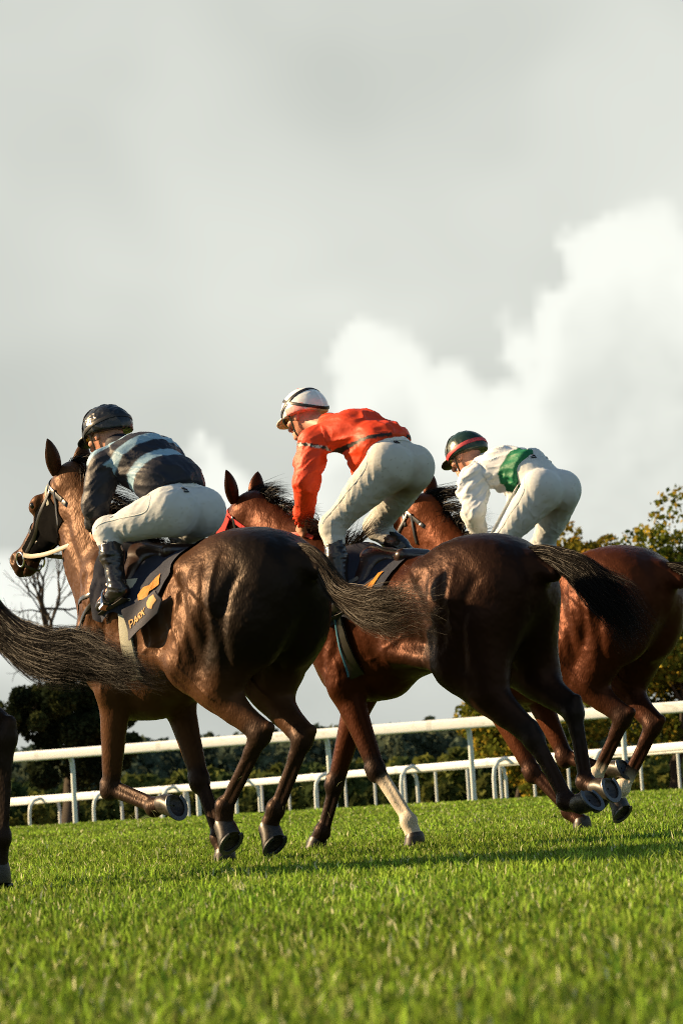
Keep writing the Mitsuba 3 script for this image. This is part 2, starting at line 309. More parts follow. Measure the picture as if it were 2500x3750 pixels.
def hoof_mesh(co, sole, toe, w=.056):
    """co: coronet centre, sole: unit direction towards the ground face, toe: forward"""
    a = unit(sole); f = unit(toe - a * (toe @ a)); l = np.cross(a, f); N = 28; g = np.arange(N) * 2 * np.pi / N; V = []
    def ring(h, r, sh, dz=0):
        x, y = np.cos(g), np.sin(g); hl = np.where(x < 0, 1 - .12 * x * x, 1.0)
        return co + a * h + f * (sh + r * 1.08 * x * hl)[:, None] + l * (r * y)[:, None] + a * (dz * np.maximum(-x, 0))[:, None]
    for h, r, sh in ((-.022, w * .78, -.002), (-.006, w * .86, 0), (.0, w * .90, .002), (.03, w * .97, .010), (.062, w * 1.07, .030), (.075, w * 1.10, .036), (.076, w * 1.04, .036), (.070, w * .80, .034), (.064, w * .5, .030), (.063, w * .1, .028)):
        V.append(ring(h, r, sh))
    V = np.vstack(V); m = len(V) // N; i, j = np.meshgrid(np.arange(m - 1), np.arange(N), indexing='ij'); k = (j + 1) % N
    q = np.stack([i * N + j, i * N + k, (i + 1) * N + k, (i + 1) * N + j], -1).reshape(-1, 4)
    Fc = np.vstack([q[:, [0, 1, 2]], q[:, [0, 2, 3]]])
    ang = np.radians(np.linspace(-142, 142, 30)); rr = w * 1.0
    P = co + a * .077 + f * (.036 + rr * 1.08 * np.cos(ang))[:, None] + l * (rr * np.sin(ang))[:, None]
    sh = strap(P, np.tile(a, (30, 1)), .020, .008)
    return (V, Fc), sh
def ear_mesh(base, tip, open_dir):
    ax = unit(tip - base); L = np.linalg.norm(tip - base); o = unit(open_dir - ax * (open_dir @ ax)); b = np.cross(ax, o); V = []
    n, m = 14, 13
    for i in range(n):
        t = i / (n - 1); w = .045 * (math.sin(math.pi * min(1, .18 + .82 * t) ** 1.15) ** .75 + .0) * (1 if t < 1 else 0) + .001
        ph = np.linspace(-2.2 + .9 * t, 2.2 - .9 * t, m) + math.pi
        cen = base + ax * (L * t) + o * (.012 * t)
        V.append(cen + o * (w * .75 * np.cos(ph))[:, None] + b * (w * np.sin(ph))[:, None])
    O = np.vstack(V); V = np.vstack([O, O + np.repeat([o * .004], len(O), 0)]); f = []
    for i in range(n - 1):
        for j in range(m - 1):
            p = i * m + j; f += [[p, p + 1, p + m + 1, p + m], [p + n * m, p + m + n * m, p + m + 1 + n * m, p + 1 + n * m]]
    q = np.array(f); return V, np.vstack([q[:, [0, 1, 2]], q[:, [0, 2, 3]]])
def build_horse(H, label, h=.008, simple=False):
    f = horse_field(H, h); V, Fc = f.mesh(); n = vnorm(V, Fc)
    V = V + n * (0.007 * (nfbm(V * A3(7, 9, 6), 3, 11) - .5) + (.004 * (nfbm(V * A3(26, 26, 11), 2, 4) - .5)) + .003 * (nfbm(V * 40, 2, 9) - .5))[:, None] * sstep(.55, .9, V[:, 2])[:, None]
    tx, tz = H['t']; nk = H['neck'][0]; n = vnorm(V, Fc)
    RL = [([(-.08, 1.40), (-.23, 1.24), (-.30, 1.04), (-.28, .93)], .030, -.014), ([(-.62, 1.36), (-.53, 1.16), (-.50, .96), (-.48, .82)], .028, -.014), ([(-.36, 1.44), (-.42, 1.28), (-.41, 1.08), (-.36, .95)], .024, -.008),
          ([(-.20, 1.41), (-.185, 1.22), (-.17, 1.02)], .022, .009), ([(-.04, 1.36), (-.01, 1.16), (-.05, .98)], .040, -.012), ([(.48, 1.46), (.56, 1.27), (.57, 1.05)], .028, -.012), ([(.34, 1.38), (.38, 1.14), (.46, .96)], .030, -.014),
          ([(.30, .98), (.12, 1.00), (-.04, 1.07), (-.12, 1.10)], .008, .005), ([(.44, 1.12), (.52, 1.02), (.50, .92)], .02, -.009), ([(-.17, .96), (-.26, .86), (-.40, .74)], .009, .005), ([(-.14, .90), (-.24, .80), (-.36, .68)], .014, -.006)]
    RL += [([(-.30, 1.40), (-.33, 1.22), (-.36, 1.06)], .016, .007), ([(-.46, 1.42), (-.47, 1.22), (-.45, 1.02)], .016, .007), ([(-.25, 1.30), (-.40, 1.20), (-.52, 1.06)], .013, -.005), ([(-.16, 1.12), (-.22, 1.00), (-.20, .92)], .012, .006), ([(-.10, 1.20), (-.14, 1.08)], .012, -.006),
           ([(.40, 1.40), (.47, 1.22), (.52, 1.08)], .018, .008), ([(.52, 1.30), (.42, 1.18), (.36, 1.06)], .012, -.006), ([(.46, 1.02), (.42, .92), (.44, .84)], .012, .006), ([(.40, .96), (.30, .90), (.18, .90)], .012, -.006)]
    RL += [([(.10 + .062 * i, 1.30), (.05 + .062 * i, 1.12), (.06 + .062 * i, .93)], .013, -.0035) for i in range(6)]
    RL = [([(p[0] + tx, p[1] + tz) for p in a], w, d) for a, w, d in RL] + [([(nk[-2][0] + .10, nk[-2][2] - .04), (nk[1][0] + .13, nk[1][2] - .12), (nk[0][0] + .12, nk[0][2] - .12)], .020, -.012), ([(nk[-2][0] + .02, nk[-2][2]), (nk[1][0] + .02, nk[1][2]), (nk[0][0], nk[0][2] + .04)], .030, -.009)]
    ml = np.flatnonzero(np.abs(V[:, 1]) > .04); X2 = V[ml][:, [0, 2]]; dsp = np.zeros(len(ml))
    for a, w, d in RL:
        sp = spline(np.asarray(a, float), 40); from_ = __import__('scipy.spatial', fromlist=['cKDTree']).cKDTree(sp); dd, ii = from_.query(X2, distance_upper_bound=w * 3); ii = np.minimum(ii, 39); e = sstep(0, 6, ii) * sstep(39, 33, ii) if d < 0 else np.maximum(.3, sstep(0, 6, ii) * sstep(39, 33, ii)); dsp += np.where(np.isfinite(dd), 1.05 * H.get('rel', 1) * d * np.exp(-(np.minimum(dd, 9) / w) ** 2) * e, 0)
    V[ml] += n[ml] * (dsp * np.clip(np.abs(n[ml, 1]) * 1.3, 0, 1) * (V[ml, 2] > .62))[:, None]
    k = thing('racehorse', label, 'horse', 'racehorses galloping on the turf'); W = H['frame']
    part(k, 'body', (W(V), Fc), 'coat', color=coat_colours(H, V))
    for g in ('FL', 'FR', 'HL', 'HR'):
        co, (sol, toe) = A3(*H[g][3]), H['hoof'][g]
        hm, sh = hoof_mesh(co, A3(*sol), A3(*toe)); hk = part(k, 'hoof', W.m(hm), H.get('hoofmat', {}).get(g, 'hoof_horn'))
        part(hk, 'horseshoe', W.m(sh), 'shoe_steel', smooth=30)
    Q, M = H['Q'], H['M']
    for s in (1, -1):
        b = Q(.03, -.02, s * .075); tp = b + A3(-.005 + H['earf'], s * .040, .185)
        part(k, 'ear', W.m(ear_mesh(b, tp, A3(1, s * .25, .1))), 'coat', color=np.tile(A3(*H['base']) * .55, (2 * 14 * 13, 1)))
        e = trimesh.creation.icosphere(2, .021); part(k, 'eye', W.m((e.vertices + Q(.37, -.022, s * .101), e.faces)), 'eye_gloss')
    H['key'], H['V'], H['F'], H['n'] = k, V, Fc, vnorm(V, Fc)
    return k

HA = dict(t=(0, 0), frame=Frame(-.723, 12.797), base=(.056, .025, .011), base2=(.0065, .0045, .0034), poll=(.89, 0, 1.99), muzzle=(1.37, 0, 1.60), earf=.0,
    neck=([(.52, 0, 1.28), (.70, 0, 1.56), (.81, 0, 1.78), (.86, 0, 1.90)], [.26, .195, .14, .115]),
    FL=((.45, .14, .84), (.533, .13, .385), (.235, .12, .285), (.165, .115, .300)), FR=((.32, -.14, .82), (.178, -.13, .40), (.055, -.12, .125), (.012, -.115, .052)),
    HL=((-.17, .195, .93), (-.565, .15, .59), (-.28, .135, .275), (-.265, .13, .185)), HR=((-.15, -.195, .93), (-.528, -.15, .56), (-.335, -.135, .25), (-.285, -.13, .160)),
    hoof=dict(FL=((-.95, 0, .25), (.2, 0, -1)), FR=((-.25, 0, -1), (1, 0, -.2)), HL=((-.75, 0, -.6), (.5, 0, -.8)), HR=((-.7, 0, -.65), (.6, 0, -.7))))
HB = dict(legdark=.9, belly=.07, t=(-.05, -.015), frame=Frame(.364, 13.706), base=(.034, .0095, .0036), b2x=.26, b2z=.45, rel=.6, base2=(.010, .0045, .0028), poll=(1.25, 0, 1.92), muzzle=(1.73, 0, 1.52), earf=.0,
    neck=([(.50, 0, 1.28), (.80, 0, 1.52), (1.05, 0, 1.70), (1.19, 0, 1.83)], [.25, .185, .13, .11]),
    FL=((.42, .14, .83), (.248, .13, .402), (.055, .12, .135), (.022, .115, .055)), FR=((.60, -.14, .81), (.81, -.12, .345), (.915, -.11, .105), (.955, -.11, .055)),
    HL=((-.42, .195, .88), (-.845, .15, .50), (-1.005, .135, .195), (-1.08, .13, .18)), HR=((-.45, -.195, .90), (-.85, -.15, .62), (-.90, -.135, .28), (-.98, -.13, .25)),
    socks=dict(FL=.25), hoof=dict(FL=((-.2, 0, -1), (1, 0, -.2)), FR=((.1, 0, -1), (1, 0, .1)), HL=((-.8, 0, .6), (-.6, 0, -.8)), HR=((-.9, 0, .3), (-.3, 0, -.9))))
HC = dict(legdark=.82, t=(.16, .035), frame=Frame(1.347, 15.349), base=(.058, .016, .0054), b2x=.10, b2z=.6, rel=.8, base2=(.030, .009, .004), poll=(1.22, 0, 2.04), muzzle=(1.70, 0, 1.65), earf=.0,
    neck=([(.72, 0, 1.34), (.96, 0, 1.58), (1.11, 0, 1.79), (1.18, 0, 1.93)], [.24, .175, .125, .11]),
    FL=((.64, .14, .84), (.36, .13, .345), (.12, .12, .115), (.03, .115, .052)), FR=((.55, -.14, .85), (.33, -.13, .42), (.05, -.12, .33), (-.02, -.12, .34)),
    HL=((.0, .195, .94), (-.347, .15, .615), (-.107, .135, .31), (-.09, .13, .235)), HR=((.02, -.195, .94), (-.314, -.15, .565), (-.075, -.135, .24), (-.03, -.13, .165)),
    socks=dict(HL=.82, HR=.80), hoof=dict(FL=((-.3, 0, -1), (1, 0, -.3)), FR=((-.9, 0, .4), (-.3, 0, -1)), HL=((-.75, 0, -.6), (.5, 0, -.8)), HR=((-.7, 0, -.65), (.6, 0, -.7))))
HD_ = dict(t=(0, 0), frame=Frame(-2.050, 11.047), base=(.030, .016, .010), poll=(.89, 0, 1.99), muzzle=(1.37, 0, 1.60), earf=.0, neck=HA['neck'],
    FL=HA['FL'], FR=HA['FR'], HL=((-.30, .195, .92), (-.70, .15, .56), (-.80, .135, .24), (-.86, .13, .19)), HR=((-.33, -.195, .92), (-.815, -.15, .60), (-.775, -.135, .215), (-.750, -.13, .10)),
    hoof=dict(FL=HA['hoof']['FL'], FR=HA['hoof']['FR'], HL=((-.8, 0, .4), (-.4, 0, -.8)), HR=((-.35, 0, -1), (1, 0, -.4))))
#@@HORSES
build_horse(HA, 'dark bay racehorse in front under the rider in navy and light blue')
build_horse(HB, 'bay racehorse with a white foreleg under the rider in the orange jersey')
build_horse(HC, 'chestnut bay racehorse at the right under the rider in white and green')
build_horse(HD_, 'dark racehorse cut off by the left edge, its black tail streaming across', .014)
#@@

# ---------------------------------------------------------------- riders
def hug(mesh, o, n, width, thick, lift=0.0, keep=None):
    """a band lying on the mesh where the plane (o, n) meets it"""
    nn = unit(n); sg = trimesh.intersections.mesh_plane(trimesh.Trimesh(mesh[0], mesh[1], process=False), nn, np.asarray(o, float)).mean(1)
    c = (sg.max(0) + sg.min(0)) / 2; e1 = unit(np.cross(nn, [.31, .52, .8])); e2 = np.cross(nn, e1); g = np.arctan2((sg - c) @ e2, (sg - c) @ e1)
    best = sg[np.argsort(g)]; best = best[::max(1, len(best) // 70)]; best = np.vstack([best, best[:1]]); loop = True
    P = best.copy()
    for _ in range(3):
        Q = P.copy(); Q[1:-1] = (P[:-2] + 2 * P[1:-1] + P[2:]) / 4
        if loop: Q[0] = Q[-1] = (P[1] + 2 * P[0] + P[-2]) / 4
        P = Q
    _, idx = __import__('scipy.spatial', fromlist=['cKDTree']).cKDTree(mesh[0]).query(P)
    N = vnorm(*mesh)[idx]
    for _ in range(4): N[1:-1] = N[:-2] + N[1:-1] + N[2:]; N = N / (np.linalg.norm(N, axis=1, keepdims=True) + 1e-9)
    P = P + N * lift
    if keep is not None:
        m = keep(P); i = np.flatnonzero(m)
        if len(i) == 0: return strap(P, N, width, thick)
        if m[0] and m[-1] and not m.all() and loop:      # rotate so that the kept stretch is whole
            k = np.flatnonzero(~m)[0]; P, N, m = np.roll(P[:-1], -k, 0), np.roll(N[:-1], -k, 0), np.roll(m[:-1], -k)
            i = np.flatnonzero(m)
        P, N = P[i[0]:i[-1] + 1], N[i[0]:i[-1] + 1]
    return strap(P, N, width, thick)
def folds(V, n, amp, fr, seed, warp=.6):
    """cloth folds: ridged noise, stretched by fr (cycles per metre along each axis)"""
    w = nfbm(V * 7, 2, seed + 9) - .5
    a = nfbm(V * A3(*fr) + (w * warp)[:, None] * 3, 3, seed); r = 1 - np.abs(2 * a - 1)
    return V + n * (amp * (r ** 2.2 - .35))[:, None]
def dfolds(V, n, e, amp, fperp, fpar, seed, pw=2.0, warp=.05):
    """long soft folds running along the direction e"""
    e = np.broadcast_to(np.asarray(e, float), V.shape); e = e / (np.linalg.norm(e, axis=1, keepdims=True) + 1e-9)
    Wp = V + warp * np.stack([nfbm(V * 6, 2, seed + i) - .5 for i in (1, 2, 3)], 1); a = (Wp * e).sum(1); q = Wp - e * a[:, None]
    r = 1 - np.abs(2 * nfbm(q * fperp + e * (a * fpar)[:, None], 2, seed) - 1); k = sstep(.25, .75, nfbm(V * 5, 2, seed + 5))
    return V + n * (amp * (r ** pw - .3) * (.35 + .9 * k))[:, None]
def hand_bones(f, wr, kn, s, k=.006):
    """a fist closed round a rein: wr = wrist, kn = middle of the knuckles, s = +1 for the left hand"""
    d = unit(kn - wr); L = A3(0, s, 0); out = unit(L - d * (L @ d)); dn = np.cross(d, out); dn = dn if dn[2] < 0 else -dn
    f.cone(wr, kn, .026, .030, .015, flat=(out, .72))
    for i, (o, ln) in enumerate(((-.027, .040), (-.009, .045), (.009, .042), (.026, .034))):
        b = kn + dn * o + out * .006; p1 = b + d * ln * .55 + out * .004; p2 = p1 + d * .010 - out * ln * .62; p3 = p2 - d * .024 - out * .004
        f.chain([b, p1, p2, p3], [.0105, .0098, .0092, .0080], k)
    t0 = wr + d * .03 - dn * .026 - out * .008; t1 = t0 + d * .036 - dn * .006 - out * .014; f.chain([t0, t1, t1 + d * .026 + dn * .010], [.0125, .0105, .0085], k)
def head_frame(J):
    p, y = math.radians(J['pitch']), math.radians(J.get('yaw', 0))
    f = A3(math.cos(p) * math.cos(y), math.cos(p) * math.sin(y), -math.sin(p)); l = unit(np.cross([0, 0, 1], f)); return f, l, np.cross(f, l)
SIDES = ((1, 'L'), (-1, 'R'))
def build_rider(J, label, frame, tag):
    W = frame; j = {k: A3(*v) for k, v in J['j'].items()}
    for n in ('sh', 'el', 'wr', 'hd', 'hip', 'kn', 'an', 'to'):
        if n + 'R' not in j: j[n + 'R'] = j[n + 'L'] * A3(1, -1, 1)
    k0 = thing('person', label, 'person', 'riders on the racehorses')
    hf, hl, hu = head_frame(J); HM = np.stack([hf, hl, hu]); hc = j['hc']; Hq = lambda a, b, c: hc + hf * a + hl * b + hu * c
    allp = np.array(list(j.values())); lo, hi = allp.min(0) - .22, allp.max(0) + .22
    # skin: one continuous body
    f = Field(lo, hi, .0065)
    f.chain([j['pel'], j['wa'], j['ch'], j['nb']], [.085, .082, .088, .065], .05, flat=(LATS, 1.35))
    f.cone(j['nb'] + A3(-.02, 0, .0), Hq(-.025, 0, -.06), .058, .056, .04)
    f.ell(Hq(-.005, 0, .015), (.098, .076, .105), .02, HM); f.cone(Hq(.0, 0, -.05), Hq(.055, 0, -.085), .058, .036, .03, flat=(hl, .9))
    f.ell(Hq(.088, 0, -.100), (.020, .020, .018), .015, HM); f.cone(Hq(.094, 0, -.005), Hq(.120, 0, -.042), .012, .016, .012)
    f.ell(Hq(.082, 0, .020), (.022, .055, .016), .02, HM)
    f.ell(Hq(.099, 0, -.066), (.012, .024, .006), .008, HM); f.ell(Hq(.098, 0, -.079), (.012, .020, .006), .008, HM)
    f.ell(Hq(.110, 0, -.0725), (.014, .024, .002), .003, HM, sub=True)
    for s, c in SIDES:
        f.ell(Hq(.076, s * .034, .000), (.014, .020, .012), .01, HM, sub=True); f.ell(Hq(.072, s * .033, .0), (.012, .013, .011), .004, HM)
        f.ell(Hq(.062, s * .045, -.035), (.026, .022, .020), .02, HM); f.ell(Hq(-.012, s * .078, -.022), (.018, .008, .030), .006, HM)
        f.cone(j['ch'] + A3(.03, s * .07, .02), j['sh' + c], .06, .058, .05); f.chain([j['sh' + c], j['el' + c], j['wr' + c]], [.050, .040, .026], .02)
        f.cone(lerp(j['el' + c], j['wr' + c], .15), lerp(j['el' + c], j['wr' + c], .5), .041, .036, .02)
        hand_bones(f, j['wr' + c], j['hd' + c], s)
        f.chain([j['hip' + c], j['kn' + c]], [.075, .050], .03); f.chain([j['kn' + c], j['an' + c], j['to' + c]], [.042, .032, .024], .02)
    V, Fc = f.mesh(); n_ = nfbm(V * 30, 2, 2)
    sk = A3(.46, .22, .15) * (.9 + .2 * n_)[:, None]
    part(k0, 'body', (W(V), Fc), 'skin', color=sk)
    # jersey
    g = Field(lo, hi, .0068); tl = J.get('torso', 1.0)
    g.chain([j['pel'] + A3(.0, 0, .0), j['wa'], j['ch'], j['nb']], [.100, .100 * tl, .108 * tl, .082], .05, flat=(LATS, 1.38))
    g.cone(j['nb'], j['nb'] + unit(hc - j['nb']) * .06, .082, .068, .04)
    for s, c in SIDES:
        g.cone(j['ch'] + A3(.02, s * .06, .02), j['sh' + c], .086, .072, .05)
        g.chain([j['sh' + c], lerp(j['sh' + c], j['el' + c], .5), j['el' + c], lerp(j['el' + c], j['wr' + c], .8), j['wr' + c]], [.072, .070, .062, .048, .038], .025)
    for c_, r_ in J.get('blobs', ()): g.ell(A3(*c_), r_, .05)
    hp, hn = J['hem']; g.cut(hp, hn)
    for s, c in SIDES:      # the head opening
        pass
    V, Fc = g.mesh(); n = vnorm(V, Fc)
    dS = np.minimum(*[segdist(V, j['el' + c], j['wr' + c])[0] for s, c in SIDES])
    sp_ = unit(j['nb'] - j['pel']); ed = np.tile(unit(sp_ + A3(.1, 0, -.55)), (len(V), 1))
    for s, c in SIDES:
        d0, t0 = segdist(V, j['sh' + c], j['el' + c]); d1, t1 = segdist(V, j['el' + c], j['wr' + c]); am = (np.minimum(d0, d1) < .095) & (V[:, 1] * s > .10)
        ed[am] = unit(lerp(j['el' + c], j['wr' + c], .3) - j['sh' + c] + A3(.05, s * .12, 0)); cf = sstep(.06, .02, np.abs(t1 - .97)) * (d1 < .08)
        V = V + n * (.008 * cf * np.sin(V @ A3(260, 0, 0) + V @ A3(0, 220, 190)))[:, None]
    fd = J.get('fold', .016); V = dfolds(V, n, ed, fd * .95, 11, 2.4, 21, 2.4); n = vnorm(V, Fc); V = dfolds(V, n, ed + A3(.15, .25, .15), fd * .42, 24, 5, 61, 3)
    # bulge of the elastic hem
    u = segdist(V, j['nb'], j['pel'])[1]; onarm = np.zeros(len(V)); arm_t = np.zeros(len(V))
    dt = segdist(V, j['pel'], j['ch'])[0]
    for s, c in SIDES:
        d0, t0 = segdist(V, j['sh' + c], j['el' + c]); d1, t1 = segdist(V, j['el' + c], j['wr' + c]); d = np.minimum(d0, d1)
        m = (np.minimum(d0 - .082 + .018 * t0, d1 - .07 + .03 * t1) < .02) & ((t0 > .12) | (d1 < d0)) & (V[:, 1] * s > .13 - .08 * (d1 < d0))
        onarm = np.where(m, s, onarm); arm_t = np.where(m, np.where(d0 < d1, t0, 1 + t1), arm_t)
    jer = (V, Fc)
    part(k0, 'jersey', (W(V), Fc), J['jermat'], color=J['jercol'](V, vnorm(V, Fc), u, onarm, arm_t, j))
    # breeches
    b = Field(lo, hi, .0068)
    b.chain([j['pel'], j['wa'] + (j['wa'] - j['pel']) * J.get('brtop', .0)], [.104, .098], .05, flat=(LATS, 1.36))
    bd = unit(A3(-.8, 0, -.2))
    for s, c in SIDES:
        b.ell(j['pel'] + bd * .030 + A3(0, s * .070, -.01), (.098, .088, .106), .03)
        b.cone(j['hip' + c], j['kn' + c], .098, .058, .05); b.cone(j['pel'] + bd * .02 + A3(0, s * .075, -.03), lerp(j['hip' + c], j['kn' + c], .45), .098, .078, .05)
        b.cone(j['hip' + c] + A3(0, s * .02, .02), lerp(j['hip' + c], j['kn' + c], .6), .088, .068, .04)
        b.ell(j['kn' + c], (.060, .054, .060), .03); b.cone(j['kn' + c], lerp(j['kn' + c], j['an' + c], .45), .055, .050, .03)
    hp2 = A3(*hp) - unit(hn) * J.get('tuck', .03); b.cut(hp2, -unit(hn))
    V, Fc = b.mesh(); n = vnorm(V, Fc)
    kd = np.minimum(segdist(V, j['knL'], j['knL'] + .001)[0], segdist(V, j['knR'], j['knR'] + .001)[0])
    e2 = np.zeros_like(V)
    for s, c in SIDES:
        dd, tt = segdist(V, j['hip' + c], j['kn' + c]); mm = V[:, 1] * s > 0; th = unit(j['kn' + c] - j['hip' + c]); e2[mm] = unit(np.cross(th, A3(0, 1, 0)) * (1 if J.get('fs', 1) > 0 else -1) + th * J.get('thfold', -.9))
    V = dfolds(V, n, e2, .0055, 26, 1.8, 31, 2.4, .02); n = vnorm(V, Fc); V = V + n * (.006 * sstep(.17, .05, kd) * (1 - np.abs(2 * nfbm(V * A3(9, 9, 46) + (nfbm(V * 9, 2, 8) - .5)[:, None] * 2, 2, 6) - 1)))[:, None]
    col = np.tile(A3(*J.get('brcol', (.48, .515, .54))), (len(V), 1)) * (.96 + .05 * nfbm(V * 40, 2, 3))[:, None]
    if 'brfun' in J: col = J['brfun'](V, col, j)
    br = (V, Fc); part(k0, 'breeches', (W(V), Fc), 'cotton', color=col)
    # boots
    for s, c in SIDES:
        kn, an, to = j['kn' + c], j['an' + c], j['to' + c]; q = Field(np.minimum(np.minimum(kn, an), to) - .12, np.maximum(np.maximum(kn, an), to) + .12, .006)
        sh = unit(an - kn); ft = unit(to - an); sd = unit(np.cross(sh, ft))
        q.chain([lerp(kn, an, J.get('boot', .30)), lerp(kn, an, .45), lerp(kn, an, .8), an], [.054, .056, .041, .040], .02)
        q.cone(an, an + sh * .045 - ft * .03, .042, .036, .02); q.cone(an + sh * .03, to + sh * .015, .040, .030, .02, flat=(sd, 1.05)); q.cone(an + sh * .055 - ft * .03, to + sh * .025, .030, .028, .01)
        q.cut(an + sh * .088, sh * .95 + ft * .1); q.cut(lerp(kn, an, J.get('boot', .30)), -sh)
        v, fc = q.mesh(); v = folds(v, vnorm(v, fc), .004, (18, 18, 40), 17)
        bk = part(k0, 'boot', (W(v), fc), 'boot_leather')
        so = tube([an + sh * .09 - ft * .045, an + sh * .092, to + sh * .058 - ft * .02, to + sh * .05 + ft * .02], [.026, .024, .032, .02], 10, n=12); so = (so[0] - np.outer((so[0] - an) @ sh - .09, sh) * .75, so[1])
        part(bk, 'sole', W.m(so), 'boot_sole')
    # helmet
    e = Field(hc - .2, hc + .2, .005); e.ell(Hq(-.008, 0, .022), (.132, .108, .112), .01, HM); e.ell(Hq(-.03, 0, .0), (.118, .106, .10), .03, HM)
    e.cut(Hq(0, 0, -.012), -hu + hf * .10); V, Fc = e.mesh(); V = folds(V, vnorm(V, Fc), J.get('capfold', .004), (16, 16, 16), 41)
    part(k0, 'helmet', (W(V), Fc), J['capmat'], color=J['capcol'](V, (V - hc) @ HM.T)); hel = (V, Fc)
    pk = Field(hc - .26, hc + .26, .005); pk.ell(Hq(.098, 0, .002), (.088, .085, .012), .01, np.stack([unit(hf - hu * .18), hl, unit(hu + hf * .18)])); pk.ell(Hq(-.012, 0, .02), (.132, .108, .118), .002, HM, sub=True)
    pm = pk.mesh(); hk = k0 + '__helmet'; part(hk, 'peak', W.m(pm), J['capmat'], color=np.tile(A3(*J['peakcol']), (len(pm[0]), 1)))
    bt = trimesh.creation.icosphere(2, .012); part(hk, 'button', W.m((bt.vertices * A3(1, 1, .6) + Hq(-.012, 0, .136), bt.faces)), J['capmat'], color=np.tile(A3(*J['buttoncol']), (len(bt.vertices), 1)))
    for o, nn, w, m_, nm in J['bands']:
        part(k0 if nm.startswith('goggle') else hk, nm, W.m(hug(hel, Hq(*o), HM.T @ A3(*nn), w, .004, .001)), m_)
    # goggles: frame and lens before the eyes; chin strap
    gk = part(k0, 'goggles', W.m(boxless(Hq, HM)), 'goggle_frame')
    ln = trimesh.creation.icosphere(3, 1.0); part(gk, 'lens', W.m((Hq(.078, 0, -.004) + (ln.vertices * A3(.040, .076, .026)) @ HM, ln.faces)), J.get('lens', 'goggle_lens'))
    for s in (1, -1):
        P = spline([Hq(.015, s * .100, .0), Hq(.018, s * .083, -.045), Hq(.040, s * .050, -.098), Hq(.052, 0, -.122)], 14)
        part(hk, 'chin_strap', W.m(strap(P, P - Hq(.0, 0, -.04), .013, .003)), 'strap_black')
    J['parts'] = dict(k=k0, jer=jer, br=br, hel=hel, Hq=Hq, HM=HM, j=j, onarm=onarm, skin=f)
    return k0
def boxless(Hq, HM):
    t = np.linspace(0, 2 * np.pi, 33)
    P = np.array([Hq(.084 + .026 * (1 - (math.cos(a)) ** 2) ** .5 * 1 - .010, .076 * math.cos(a), -.004 + .030 * math.sin(a)) for a in t])
    return tube(P, .0065, 8, caps=False)
mat('cotton', vcol(), 0.75, 0.2, bump=(lambda p, n, uv: fbm(p.x * 45, p.y * 45, p.z * 75, 3), .0018)); mat('satin', vcol(), 0.55, 0.30, sheen=.3, bump=(lambda p, n, uv: fbm(p.x * 70, p.y * 70, p.z * 70, 2), .0012)); mat('silk', vcol(), 0.3, 0.5); mat('boot_leather', (.012, .010, .010), .2, .6); mat('boot_sole', (.03, .028, .025), .6)
mat('strap_black', (.008, .008, .009), .4); mat('strap_tan', (.25, .17, .09), .5); mat('strap_red', (.45, .04, .05), .5); mat('goggle_frame', (.008, .008, .008), .4); mat('goggle_lens', (.20, .17, .03), .08, .8); mat('lens_amber', (.50, .26, .02), .1, .8)
NAVY, SKYB = A3(.010, .012, .022), A3(.20, .33, .44)
def jer_A(V, n, u, arm, at, j):
    c = np.tile(NAVY, (len(V), 1)); w = 1 - np.abs(arm)
    for a, b in ((.02, .11), (.25, .36), (.50, .61)):
        m = (sstep(a - .008, a + .008, u) - sstep(b - .008, b + .008, u)) * (np.abs(arm) < .5); c = c * (1 - m)[:, None] + SKYB * m[:, None]
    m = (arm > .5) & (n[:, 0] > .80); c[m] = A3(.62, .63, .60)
    return c
def jer_B(V, n, u, arm, at, j): return np.tile(A3(.60, .040, .005), (len(V), 1)) * (.93 + .14 * nfbm(V * 12, 2, 5))[:, None]
def jer_C(V, n, u, arm, at, j):
    m = (sstep(.44, .46, u) * (np.abs(arm) < .5))[:, None]; return A3(.60, .63, .66) * (1 - m) + A3(.004, .13, .055) * m
def cap_plain(c): return lambda V, q: np.tile(A3(*c), (len(V), 1))
def cap_B(V, q):
    c = np.tile(A3(.62, .65, .68), (len(V), 1)); c[(q[:, 2] < .022) & (q[:, 0] < .02) & (q[:, 0] > -.10)] = A3(.72, .32, .30); c[(np.abs(q[:, 1]) < .006)] = A3(.8, .8, .8); return c
JA = dict(j=dict(pel=(.035, 0, 1.70), wa=(.13, 0, 1.83), ch=(.29, 0, 1.95), nb=(.44, 0, 2.01), hc=(.585, 0, 2.140), shL=(.40, .18, 1.95), elL=(.42, .225, 1.755), wrL=(.54, .125, 1.66), hdL=(.59, .10, 1.62),
    hipL=(.02, .10, 1.68), knL=(.325, .24, 1.615), anL=(.235, .275, 1.345), toL=(.345, .285, 1.270)), pitch=14, hem=((.02, 0, 1.81), (-.42, 0, -.9)), jermat='satin', jercol=jer_A, capmat='silk', capcol=cap_plain((.008, .010, .014)), peakcol=(.008, .010, .014), buttoncol=(.008, .01, .014), torso=1.22, fold=.015, capfold=.008, boot=.06,
    bands=[((0, 0, .012), (.15, 0, 1), .018, 'strap_black', 'goggle_strap'), ((.05, 0, .05), (.9, 0, .35), .012, 'strap_black', 'strap')], lens='lens_amber')
